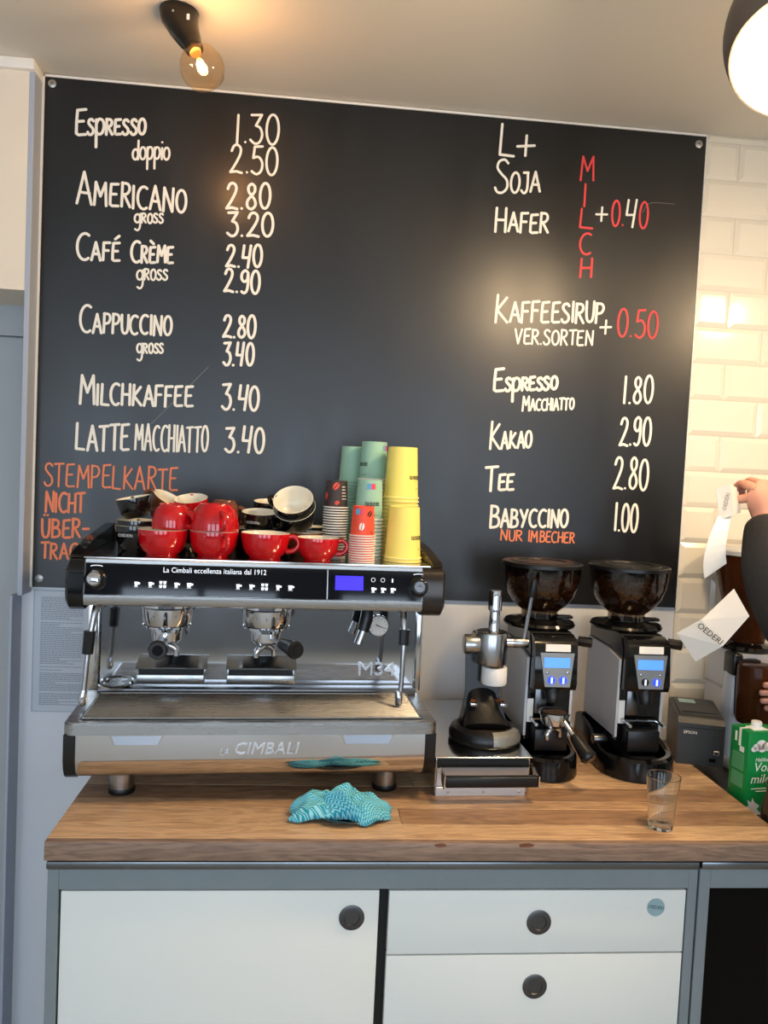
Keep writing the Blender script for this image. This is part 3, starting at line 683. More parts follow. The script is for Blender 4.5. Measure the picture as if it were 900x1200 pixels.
# steam wands with rubber grips
for sgn, pts, grip in ((-1, [(-.334, .14, .402), (-.345, .12, .385), (-.350, .11, .352), (-.3555, .102, .300), (-.3605, .098, .225), (-.363, .096, .186)], (.338, .290)),
                       (1, [(.316, .13, .402), (.3175, .115, .375), (.318, .105, .340), (.317, .10, .290), (.3155, .098, .225), (.311, .096, .190)], (.352, .318))):
    w = obj('steam_wand', G().tube(pts, [.0075, .0085, .0065, .0055, .0055, .0055], n=14, sub=4), 'steel_plain', mc)
    xa = -.353 if sgn < 0 else .3178
    obj('wand_grip', G().cyl((xa + .001 * sgn, .104, grip[0]), (xa + (-.004 if sgn < 0 else 0), .1015, grip[1]), .0125, .0115, n=8), 'plastic_black', w)
    xe, ye = pts[-1][0], pts[-1][1]
    obj('wand_tip', G().tube([(xe + .002 * (-sgn), ye, .215), (xe, ye, .200), (xe, ye, .188), (xe, ye, .181)], [.006, .0085, .0085, .005], n=14, sub=3), 'chrome', w)
    obj('ball_joint', G().ball((pts[0][0], pts[0][1], .398), .016), 'chrome', w)
hw = obj('hot_water_spout', G().tube([(.246, .20, .402), (.245, .195, .37), (.238, .19, .335), (.226, .185, .300)], [.008, .008, .009, .010], n=14), 'chrome', mc)
obj('spout_sleeve', G().tube([(.2462, .196, .385), (.244, .193, .360), (.2365, .189, .330)], [.013, .0155, .0135], n=14), 'plastic_black', hw)
gz = obj('pressure_gauge', G().lathe([(.0265, 0), (.0265, .004), (.0245, .006), (.0235, .004), (.0001, .004)], 36, M=Matrix.Translation((.281, .25, .331)) @ Matrix.Rotation(PI / 2, 4, 'X')), 'chrome', mc)
obj('gauge_face', G().cyl((.281, .2459, .331), (.281, .2452, .331), .0232, n=36), 'print_white', gz)
g = G()
for i in range(11):
    a = math.radians(-40 + 26 * i); c_, s_ = math.cos(a), math.sin(a)
    g.tube([(.281 + c_ * .017, .2449, .331 + s_ * .017), (.281 + c_ * .021, .2449, .331 + s_ * .021)], .0005, n=5, sub=1)
g.tube([(.275, .2446, .3335), (.300, .2446, .324)], [.0014, .0004], n=6, sub=1)
obj('gauge_needle', g, 'ink', gz)
text('M34', .046, 'emblem', 'raised_lettering', mc, (.281, .247, .224), ext=.003, sx=1.15)
bd = obj('round_badge', G().lathe([(.0001, 0), (.036, 0), (.036, .004), (.033, .006), (.024, .0062), (.0225, .0045), (.0001, .0045)], 36, c=(-.322, .232, .1865), M=Matrix.Identity(4)), 'steel_polish', mc)
obj('badge_ring', G().lathe([(.0245, 0), (.0325, 0), (.0325, .0006), (.0245, .0006), (.0245, 0)], 36, c=(-.322, .232, .1926)), 'plastic_black', bd)
text('Z', .026, 'steel_dark', 'badge_print', bd, (-.322, .232, .1912), (0, 0, 0))
# the head
tilt = math.atan2(.016, .084)
def py(z): return .052 + (z - .408) * .016 / .084
prof = [(.060, .4022), (.052, .408), (.068, .492), (.072, .4955), (.47, .4955), (.47, .4022)]
obj('head_shell', G().prism(prof, 'x', -.3585, .3445), 'steel_polish', mc, smooth=25)
HX = -.007
def panel_box(g, x0, x1, z0, z1, t0, t1, k=0):
    return g.add([(x0, py(z0) - t0, z0), (x1, py(z0) - t0, z0), (x1, py(z1) - t0, z1), (x0, py(z1) - t0, z1), (x0, py(z0) - t1, z0), (x1, py(z0) - t1, z0), (x1, py(z1) - t1, z1), (x0, py(z1) - t1, z1)],
                 [(0, 1, 2, 3), (4, 7, 6, 5), (0, 4, 5, 1), (1, 5, 6, 2), (2, 6, 7, 3), (3, 7, 4, 0)], k)
cp = obj('control_panel', panel_box(G(), -.357, .343, .424, .487, -.001, .003), 'panel_glass', mc, smooth=0)
obj('panel_trim', panel_box(G(), -.358, .344, .4885, .4945, -.001, .0035), 'steel', mc, smooth=0)
obj('lower_lip', G().prism([(.0545, .4075), (.0525, .4235), (.0495, .4225), (.0495, .412), (.053, .4035), (.062, .400), (.066, .4015)], 'x', -.358, .344), 'steel', mc, smooth=40)
RX = PI / 2 - tilt
text('La Cimbali eccellenza italiana dal 1912', .0155, 'icon_light', 'panel_lettering', cp, (-.098, py(.4765) - .0036, .4765), (RX, 0, 0), sx=.89)
def icon(g, x, z, kind):
    w = .0095 if kind == 4 else .008
    def q(a, b_): return (x + a, py(z + b_) - .0036, z + b_)
    if kind == 2:
        for a in (-.004, .004):
            for b_ in (-.004, .004): g.add([q(a - .0033, b_ + .003), q(a + .0033, b_ + .003), q(a + .0024, b_ - .003), q(a - .0024, b_ - .003)], [(3, 2, 1, 0)])
        return
    g.add([q(-w / 2, .0045), q(w / 2, .0045), q(w / 2 - .0015, -.0045), q(-w / 2 + .0015, -.0045)], [(3, 2, 1, 0)])
    g.add([q(w / 2, .0035), q(w / 2 + .004, .003), q(w / 2 + .003, -.001), q(w / 2 - .0006, -.0005)], [(3, 2, 1, 0)])
    g.add([q(-w / 2, -.0055), q(w / 2, -.0055), q(w / 2, -.0063), q(-w / 2, -.0063)], [(3, 2, 1, 0)])
for xs_, nm in (((-.256, -.228, -.203, -.176, -.150), 0), ((-.050, -.023, .005, .033, .059), 1)):
    g = G()
    for i, x in enumerate(xs_): icon(g, x, .447, i)
    obj('cup_icons', g, 'icon_light', cp, smooth=0)
g = G()
for i, x in enumerate((.236, .257, .278)): icon(g, x, .447, 3)
for x in (.236, .257): g.lathe([(.0038, 0), (.0046, 0)], 16, M=Matrix.Translation((x, py(.4675) - .0036, .4675)) @ Matrix.Rotation(RX, 4, 'X'))
g.add([(.2765, py(.463) - .0036, .463), (.2795, py(.463) - .0036, .463), (.2795, py(.471) - .0036, .471), (.2765, py(.471) - .0036, .471)], [(0, 1, 2, 3)])
obj('menu_icons', g, 'icon_light', cp, smooth=0)
dp = obj('display', panel_box(G(), .154, .2145, .4445, .4745, .0032, .0038), 'display_violet', cp, smooth=0)
obj('panel_divider', panel_box(G(), .1365, .1385, .425, .486, .0032, .0036), 'steel', cp, smooth=0)
for kx, big in ((-.336, 1), (.336, 0)):
    kz = .4545; Mk = Matrix.Translation((kx, py(kz) - .003, kz)) @ Matrix.Rotation(RX, 4, 'X')
    kb = obj('steam_knob', G().lathe([(.022, 0), (.022, .003), (.019, .007), (.0165, .008), (.0155, .012), (.0001, .012)], 32, M=Mk), 'plastic_gloss', mc)
    if big: obj('knob_cap', G().lathe([(.0145, .008), (.0165, .014), (.0165, .020), (.013, .026), (.006, .029), (.0001, .0295)], 32, M=Mk), 'chrome', kb)
    else: obj('knob_cap', G().lathe([(.0115, .0118), (.0115, .0135), (.010, .0135), (.010, .0125), (.004, .0125), (.004, .015), (.0001, .0155)], 32, M=Mk), 'steel_dark', kb)
    g = G(); g.tube([(kx + .014 * math.sin(a), py(.4815 + .0035 * math.cos(a * 1.0)) - .0036, .4785 + .004 * math.cos(a)) for a in (-1, -.5, 0, .5, 1)], .0009, n=6, sub=2)
    obj('knob_mark', g, 'icon_light', cp)
for s, xa, xb in ((-1, -.3590, -.395), (1, .3450, .395)):
    pc = [(.074, .390), (.062, .396), (.053, .405), (.050, .418), (.0505, .445), (.053, .470), (.058, .486), (.067, .494), (.080, .4975), (.45, .4975), (.478, .4975), (.478, .390)]
    rp = [(.070, .497), (.085, .506), (.20, .524), (.45, .541), (.478, .536), (.478, .497)]
    ra, rb_ = (xb - s * .026, xb - s * .004)
    obj('tray_rail', G().prism(rp, 'x', min(ra, rb_), max(ra, rb_)), 'head_brown' if s > 0 else 'plastic_gloss', mc, smooth=30)
    g = G(); n = len(pc); cy, cz = .26, .455
    vs = [(xa, p[0], p[1]) for p in pc] + [(xb - s * .006, p[0], p[1]) for p in pc] + [(xb, cy + (p[0] - cy) * .97, cz + (p[1] - cz) * .86) for p in pc]
    fs = [tuple(range(n)), tuple(range(2 * n, 3 * n))[::-1]]
    for a in (0, 1):
        for i in range(n): j = (i + 1) % n; fs.append((a * n + i, a * n + j, (a + 1) * n + j, (a + 1) * n + i))
    obj('head_end_cap', g.add(vs, fs), 'head_brown' if s > 0 else 'plastic_gloss', mc, smooth=40)
obj('cup_tray', G().box(-.364, .364, .0755, .458, .4958, .4985), 'steel_polish', mc)
obj('rear_guard', G().box(-.364, .364, .459, .477, .4958, .536, .003, 2), 'plastic_black', mc)
TRAY = .4988

# ================================================================== CUPS ON THE MACHINE
MCM = Matrix.Translation((-0.087, -0.58, 0.9)) @ Matrix.Rotation(math.radians(3.5), 4, 'Z')
def on_tray(x, y, z=TRAY): return tuple(MCM @ Vector((x, y, z)))
def ceramic(name, glaze, r, h, label, x, y, z=TRAY, hang=None, tilt=(0, 0), flip=False, group=None, txt=False, cat='cup'):
    """cup with its foot at z (or rim at z when flipped); hang = handle direction in degrees"""
    t = thing(name, label, cat, on_tray(x, y, z), (0, 0, 0), group)
    Rm = Matrix.Rotation(math.radians(3.5), 4, 'Z') @ Matrix.Rotation(math.radians(tilt[1]), 4, 'Z') @ Matrix.Rotation(math.radians(tilt[0]), 4, 'X')
    if flip: Rm = Rm @ Matrix.Translation((0, 0, h)) @ Matrix.Rotation(PI, 4, 'X')
    e = Rm.to_euler(); t.rotation_euler = e
    if flip: t.location = Vector(t.location) + Matrix.Rotation(math.radians(tilt[0]), 4, 'X') @ Vector((0, 0, h))
    out = [(.0001, .002), (r * .54, .002), (r * .56, 0), (r * .63, 0), (r * .65, .004), (r * .82, h * .20), (r * .925, h * .45), (r * .975, h * .72), (r * .995, h * .95), (r * .99, h * .992)]
    inn = [(r * .975, h), (r * .955, h * .985), (r * .92, h * .72), (r * .87, h * .4), (r * .70, h * .18), (r * .45, h * .10), (.0001, h * .09)]
    prof = out + inn
    g = G().lathe(prof, 40, ks=[0] * (len(out) - 1) + [1] * len(inn))
    obj('cup_body', g, [glaze, 'cream_glaze'], t, smooth=45)
    if hang is not None:
        a = math.radians(hang - (tilt[1])) if not flip else math.radians(-hang)
        c, s = math.cos(a), math.sin(a)
        P = [(r * .955, h * .86), (r * 1.16, h * .88), (r * 1.33, h * .72), (r * 1.32, h * .50), (r * 1.12, h * .33), (r * .88, h * .30)]
        obj('handle', G().tube([(p * c, p * s, q) for p, q in P], [.0055, .0052, .005, .005, .0052, .0058], n=12, sub=4, flat=1.15), glaze, t)
    if txt:
        text('OEDERI', h * .17, 'print_white', 'brand_print', t, (-r * .35, -r * .925, h * .62), (PI / 2 + .12, 0, -.35), sx=1.1)
    return t
GR = 'ceramic cups piled on the espresso machine'
ceramic('red_cup', 'red_glaze', .0535, .056, 'red cup at the left end of the front row on the machine', -.217, .150, group=GR, hang=120)
ceramic('red_cup', 'red_glaze', .0535, .056, 'upright red cup under the upturned red cup, handle forward', -.108, .150, group=GR, hang=-62)
ceramic('red_cup', 'red_glaze', .0545, .056, 'upright red cup in the middle front with handle to the right', .004, .146, group=GR, hang=-12)
ceramic('red_cup', 'red_glaze', .0480, .050, 'low red cup beside the orange paper cups, handle to the right', .120, .142, group=GR, hang=-8)
ceramic('red_cup', 'red_glaze', .0450, .052, 'upturned red cup tilted on the leftmost red cup', -.200, .172, TRAY + .0575, group=GR, hang=-35, flip=True, tilt=(3, 0))
ceramic('red_cup', 'red_glaze', .0530, .058, 'upturned red cup with its handle facing forward on the second red cup', -.107, .150, TRAY + .0568, group=GR, hang=-70, flip=True)
ceramic('black_cup', 'black_glaze', .0470, .056, 'lower black cup with white print at the left end of the machine top', -.285, .232, group=GR, hang=80, txt=True)
ceramic('black_cup', 'black_glaze', .0470, .056, 'black cup nested in the printed black cup at the far left', -.283, .234, TRAY + .012, group=GR, hang=95)
ceramic('black_cup', 'black_glaze', .0380, .046, 'small black cup leaning left at the top of the left pile', -.286, .236, TRAY + .0735, group=GR, hang=100, tilt=(12, -75), txt=True)
ceramic('brown_cup', 'brown_glaze', .0390, .054, 'brown cup lying tilted with its cream inside showing, left pile', -.246, .312, TRAY + .070, group=GR, hang=170, tilt=(30, 62))
ceramic('black_cup', 'black_glaze', .0500, .056, 'black cup standing behind the leftmost red cup', -.180, .275, group=GR, hang=90)
ceramic('red_cup', 'red_glaze', .0400, .050, 'red cup at the back of the pile with cream inside showing', -.170, .330, TRAY + .070, group=GR, hang=90, tilt=(16, -20))
ceramic('black_cup', 'black_glaze', .0500, .056, 'black cup standing behind the second red cup', -.075, .275, group=GR, hang=90)
ceramic('olive_cup', 'brown_glaze', .0400, .060, 'dark upturned cup peeking over the upturned red cup', -.095, .300, TRAY + .0575, group=GR, hang=-10, flip=True)
ceramic('black_cup', 'black_glaze', .0460, .056, 'lower black cup behind the middle red cup, rim toward the camera', -.006, .252, TRAY, group=GR, hang=60)
ceramic('black_cup', 'black_glaze', .0430, .050, 'black cup with white print stacked behind the middle red cup', -.010, .250, TRAY + .047, group=GR, hang=-30, tilt=(8, 0), txt=True)
ceramic('black_cup', 'black_glaze', .0450, .056, 'black cup rising behind the printed black cups in the middle', .018, .345, TRAY + .062, group=GR, hang=20, tilt=(6, 0))
ceramic('black_cup', 'black_glaze', .0480, .062, 'black cup at the back holding up the middle pile', .020, .350, TRAY, group=GR, hang=90)
ceramic('brown_cup', 'brown_glaze', .0470, .054, 'brown cup under the tilted black cups behind the low red cup', .098, .238, group=GR, hang=90)
ceramic('black_cup', 'black_glaze', .0470, .058, 'black cup tilted forward with its cream inside facing the camera', .073, .250, TRAY + .086, group=GR, hang=150, tilt=(42, -14))
ceramic('black_cup', 'black_glaze', .0500, .060, 'black cup nested behind the forward-tilted black cup', .0775, .268, TRAY + .068, group=GR, hang=100, tilt=(42, -14))
ceramic('black_cup', 'black_glaze', .0480, .060, 'black cup at the back beside the dark paper cups', .108, .335, TRAY, group=GR, hang=90)

# paper cups, upside down and nested
ORD = ['topmost', 'second', 'third', 'fourth', 'fifth', 'sixth', 'seventh', 'eighth', 'ninth', 'tenth', 'eleventh', 'twelfth', 'thirteenth', 'fourteenth', 'fifteenth', 'sixteenth', 'seventeenth', 'eighteenth',
       'nineteenth', 'twentieth', 'twenty-first', 'twenty-second', 'twenty-third', 'twenty-fourth', 'twenty-fifth', 'twenty-sixth']
def paper_mesh(rt_, rb, h, lipz=.0035):
    """inverted cup: base (radius rt_) up at h, rolled rim (radius rb) at 0"""
    w = .0016
    out = [(.0001, h - .004), (rt_ - w, h - .004), (rt_ - w, h), (rt_, h), (rb - .0028, lipz + .0005)]
    lip = [(rb, lipz), (rb, .0008), (rb - .0012, 0), (rb - .003, .0005)]
    inn = [(rb - .004, .004), (rt_ - .0022, h - .006), (.0001, h - .006)]
    prof = out + lip + inn
    return G().lathe(prof, 28, ks=[0] * (len(out) - 1) + [1] * len(lip) + [2] * len(inn))
def stack(kind, word, x, y, n, rt_, rb, h, pitch, mats, where, lean=(0, 0), deco=None):
    g0 = paper_mesh(rt_, rb, h, .45 * pitch); first = None; gname = '%s paper cups in the %s' % (word, where)
    tot = (n - 1) * pitch
    for i in range(n):
        z = tot - i * pitch; px_, py_ = x + lean[0] * z, y + lean[1] * z
        lab = '%s paper cup, %s in the %s' % (word, ORD[i], where)
        if i == n - 1 and n > 1: lab = '%s paper cup, bottom one of the %s' % (word, where)
        if first is None:
            o = first = obj(kind, g0, mats, None, on_tray(px_, py_, TRAY + z), (0, 0, random.uniform(-.3, .3)), smooth=40)
            top = o
        else:
            o = first.copy(); col.objects.link(o); o.location = on_tray(px_ + random.uniform(-.0004, .0004), py_ + random.uniform(-.0004, .0004), TRAY + z); o.rotation_euler = (0, 0, random.uniform(0, 6))
        tag(o, lab, 'paper cup', gname)
    top.rotation_euler = (0, 0, 0)
    if deco: deco(top, rt_, rb, h)
    return top
def wrap(g, rt_, rb, h, ang, zc, pts, off=.0005, k=0):
    """polygon (arc metres, height) laid on the cup's cone at angle ang"""
    vs = []
    for a, b_ in pts:
        z = zc + b_; r = (rb - .0028) + (rt_ - rb + .0028) * (z - .004) / (h - .004) + off; t = ang + a / r
        vs.append((r * math.sin(t), -r * math.cos(t), z))
    g.add(vs, [tuple(range(len(vs)))], k)
def rect(g, rt_, rb, h, ang, zc, a0, a1, b0, b1, off=.0005, k=0, n=4):
    for i in range(n):
        p, q = a0 + (a1 - a0) * i / n, a0 + (a1 - a0) * (i + 1) / n
        wrap(g, rt_, rb, h, ang, zc, [(p, b0), (q, b0), (q, b1), (p, b1)], off, k)
LET = {'O': ['111', '101', '101', '101', '111'], 'E': ['111', '100', '111', '100', '111'], 'D': ['110', '101', '101', '101', '110'], 'R': ['111', '101', '110', '101', '101'], 'I': ['1', '1', '1', '1', '1']}
def cup_word(top, rt_, rb, h, ang, zc, px_=.0015):
    """brand print, upside down because the cup is"""
    g = G(); a = 0
    for ch in 'OEDERI':
        B = LET[ch]
        for j, rw in enumerate(B):
            for i, bit in enumerate(rw):
                if bit == '1': wrap(g, rt_, rb, h, ang, zc, [(-(a + i * px_), j * px_), (-(a + (i + 1) * px_), j * px_), (-(a + (i + 1) * px_), (j + 1) * px_), (-(a + i * px_), (j + 1) * px_)])
        a += (len(B[0]) + .8) * px_
    obj('brand_print', g, 'ink', top, smooth=0)
    g = G(); rect(g, rt_, rb, h, ang, zc, -.016, .0, -.022, -.0212, n=2); obj('fine_print', g, 'ink', top, smooth=0)
def deco_yellow(t, a, b_, h): cup_word(t, a, b_, h, math.radians(72), h * .38, .0017)
def deco_green(ang):
    def f(t, a, b_, h):
        cup_word(t, a, b_, h, ang[0], h * .36, .0017)
        g = G(); rect(g, a, b_, h, ang[1], h * .84, -.010, .0, -.0065, .0065, k=0); rect(g, a, b_, h, ang[1], h * .84, .0, .010, -.0065, .0065, k=1)
        obj('logo_print', g, ['print_blue', 'print_red'], t, smooth=0)
    return f
def bean_mark(g, rt_, rb, h, ang, zc, sz, k, rot=.6):
    for s in (-1, 1):
        P = []
        for i in range(9):
            a = PI * i / 8; P.append((s * (.12 + .55 * math.sin(a)) * sz, -math.cos(a) * sz))
        P = [(p * math.cos(rot) - q * math.sin(rot), p * math.sin(rot) + q * math.cos(rot)) for p, q in P]
        wrap(g, rt_, rb, h, ang, zc, P if s > 0 else P[::-1], .0006, k)
def deco_orange(t, a, b_, h):
    g = G(); rect(g, a, b_, h, -.35, h * .82, -.011, -.001, -.006, .006, k=0); rect(g, a, b_, h, -.35, h * .82, -.001, .009, -.006, .006, k=1)
    bean_mark(g, a, b_, h, .55, h * .76, .0075, 2, -.6); bean_mark(g, a, b_, h, -.15, h * .33, .0085, 3, -.2); bean_mark(g, a, b_, h, .75, h * .14, .003, 2)
    obj('bean_print', g, ['print_blue', 'print_red', 'ink', 'print_white'], t, smooth=0)
def deco_dark(t, a, b_, h):
    g = G(); bean_mark(g, a, b_, h, -.1, h * .80, .0095, 0, -.7); bean_mark(g, a, b_, h, .05, h * .20, .006, 0, -1.0); bean_mark(g, a, b_, h, -1.15, h * .42, .009, 0, -.3)
    for i in range(5): rect(g, a, b_, h, .75, h * (.34 + .11 * i), -.007, .007 - .001 * i, -.0008, .0008, k=1, n=3)
    obj('bean_print', g, ['paper_orange', 'print_white'], t, smooth=0)
YM = ['paper_yellow', 'paper_yellow_rim', 'paper_rim']; GM = ['paper_green', 'paper_rim', 'paper_rim']
stack('paper_cup', 'yellow', .3215, .252, 17, .0345, .0440, .122, .0088, YM, 'tall rear yellow stack', deco=deco_yellow)
stack('paper_cup', 'yellow', .315, .158, 2, .0345, .0440, .118, .0075, YM, 'short front yellow pair', deco=deco_yellow)
stack('paper_cup', 'green', .262, .322, 22, .0310, .0380, .094, .0086, GM, 'tallest green stack', deco=deco_green((-.55, .95)))
stack('paper_cup', 'green', .214, .392, 22, .0300, .0370, .090, .0082, ['paper_green', 'paper_green', 'paper_rim'], 'leaning green stack at the back', lean=(.03, 0))
stack('paper_cup', 'green', .238, .198, 12, .0285, .0350, .092, .0082, GM, 'front green stack behind the orange cups', deco=deco_green((.75, .05)))
stack('paper_cup', 'orange', .216, .122, 12, .0235, .0300, .066, .0053, ['paper_orange', 'paper_rim', 'paper_rim'], 'short orange stack', deco=deco_orange)
stack('paper_cup', 'dark brown', .163, .212, 20, .0240, .0295, .063, .0060, ['paper_brown', 'paper_rim', 'paper_rim'], 'dark brown stack beside the ceramic cups', deco=deco_dark)

# ================================================================== KNOCK BOX DRAWER
kb = thing('knock_box', 'stainless steel knock-box drawer with black bar handle beside the espresso machine', 'knock box', (0.299, -0.522, 0.9), (0, 0, math.radians(2)))
KW = .214
obj('body', G().box(0, KW, .006, .43, .004, .083, .0015, 1), 'steel_polish', kb)
obj('top_plate', G().box(-.002, KW + .004, .0, .432, .0835, .0865, .001, 1), 'steel_polish', kb)
df = obj('drawer_front', G().box(.004, KW - .004, .0, .0055, .022, .062, .001, 1), 'emblem', kb)
obj('base_strip', G().box(.002, KW - .010, -.001, .0055, .0, .0205, .001, 1), 'emblem', kb)
for x in (.03, .11, .19): obj('screw', G().ball((x, -.0012, .010), .0032, (1, .6, 1), n=12), 'screw', kb)
obj('upper_gap', G().box(.004, KW - .004, .0035, .0058, .0625, .0805), 'dark_gap', kb)
hb = obj('bar_handle', G().box(.012, KW + .002, -.052, -.036, .038, .062, .004, 3), 'plastic_black', kb)
for x in (.010, KW + .003): obj('handle_bracket', G().prism([(.002, .074), (.002, .066), (-.034, .036), (-.053, .036), (-.053, .064), (-.046, .064)], 'x', x - .0015, x + .0015), 'steel_polish', hb)
obj('handle_rail', G().box(.010, KW + .002, -.0035, -.0005, .0675, .0705), 'steel_polish', hb)

# ================================================================== TAMPING STATION (stands on the knock box)
tm = thing('tamping_station', 'black and steel tamping press with white tamper standing on the knock box', 'tamper', (0.433, -0.395, 0.9868))
g = G().lathe([(.0001, 0), (.080, 0), (.084, .006), (.084, .018), (.078, .030), (.066, .036), (.060, .034), (.057, .024), (.0001, .022)], 44)
obj('base', g, 'plastic_black', tm)
obj('coffee_grounds', G().lathe([(.0001, .026), (.040, .0245), (.056, .0235)], 32), 'coffee_dust', tm)
obj('worn_rim', G().lathe([(.0845, .008), (.0845, .019), (.0785, .0305), (.0665, .0365)], 14, a0=math.radians(-88), a1=math.radians(-22)), 'worn_alu', tm)
pc = [(-.055, .0), (-.046, .03), (-.040, .07), (-.043, .12), (-.046, .18), (.046, .18), (.046, .12), (.042, .07), (.052, .03), (.062, .0)]
g = G(); n = len(pc)
vs = [(x, .045 - .02 * (z < .05), z + .02) for x, z in pc] + [(x * .8, .094, z + .02) for x, z in pc]
g.add(vs, [tuple(range(n - 1, -1, -1)), tuple(range(n, 2 * n))] + [(i, (i + 1) % n, n + (i + 1) % n, n + i) for i in range(n)])
obj('column', g, 'plastic_black', tm, smooth=60)
g = G(); st = [(.052, .100, .034, .010), (.040, .080, .036, .012), (.022, .060, .040, .014), (.0, .042, .050, .014), (-.02, .034, .055, .010)]
vs = [(hw * math.cos(2 * PI * i / 20), y + .6 * th * math.sin(2 * PI * i / 20) * -1, z + th * math.sin(2 * PI * i / 20)) for y, z, hw, th in st for i in range(20)]
g.add(vs, [(j * 20 + i, j * 20 + (i + 1) % 20, (j + 1) * 20 + (i + 1) % 20, (j + 1) * 20 + i) for j in range(len(st) - 1) for i in range(20)] + [tuple(range(19, -1, -1)), tuple(range(80, 100))])
sd = obj('saddle', g, 'plastic_black', tm, smooth=60)
obj('rest_fork', G().lathe([(.030, 0), (.041, 0), (.041, .006), (.030, .006), (.030, 0)], 24, c=(.008, .012, .0785), a0=math.radians(10), a1=math.radians(190)), 'leather', tm)
for s in (-1, 1): obj('fork_tip', G().box(.008 + s * .0355 - .008, .008 + s * .0355 + .008, .002, .02, .074, .083, .002, 2), 'chrome', tm)
hd = obj('press_head', G().cyl((.012, .028, .172), (.012, .028, .250), .038, n=36, bev=.004), 'steel_plain', tm)
obj('head_bridge', G().box(-.026, .046, .03, .09, .176, .240, .008, 2), 'steel_plain', hd)
obj('side_knob', G().cyl((-.055, .024, .218), (-.018, .024, .218), .0235, n=28, bev=.003), 'steel_plain', hd)
ar = obj('lever_hub', G().cyl((.046, .026, .224), (.062, .026, .224), .013, n=20), 'chrome', hd)
obj('lever_block', G().cyl((.062, .026, .224), (.100, .026, .224), .0125, n=20, bev=.002), 'steel_plain', ar)
lv = obj('lever_rod', G().cyl((.090, .024, .232), (.101, .018, .340), .0045, n=12), 'chrome', hd)
obj('lever_grip', G().tube([(.1005, .0185, .335), (.102, .018, .350), (.1035, .017, .366), (.1045, .0165, .378)], [.007, .009, .009, .006], n=14), 'plastic_black', hd)
rd = obj('press_rod', G().lathe([(.0135, .250), (.0135, .272), (.0125, .274), (.0125, .298), (.0165, .300), (.0165, .345), (.015, .348), (.0001, .348)], 28, c=(.016, .028, 0)), 'chrome', hd)
tp = obj('tamper', G().lathe([(.0001, .124), (.028, .124), (.0305, .128), (.0305, .162), (.029, .1655), (.022, .166), (.021, .160), (.0001, .160)], 32, c=(.022, .026, 0)), 'ptfe', tm)
obj('tamper_neck', G().cyl((.022, .026, .158), (.022, .026, .176), .011, n=20), 'brass', tp)

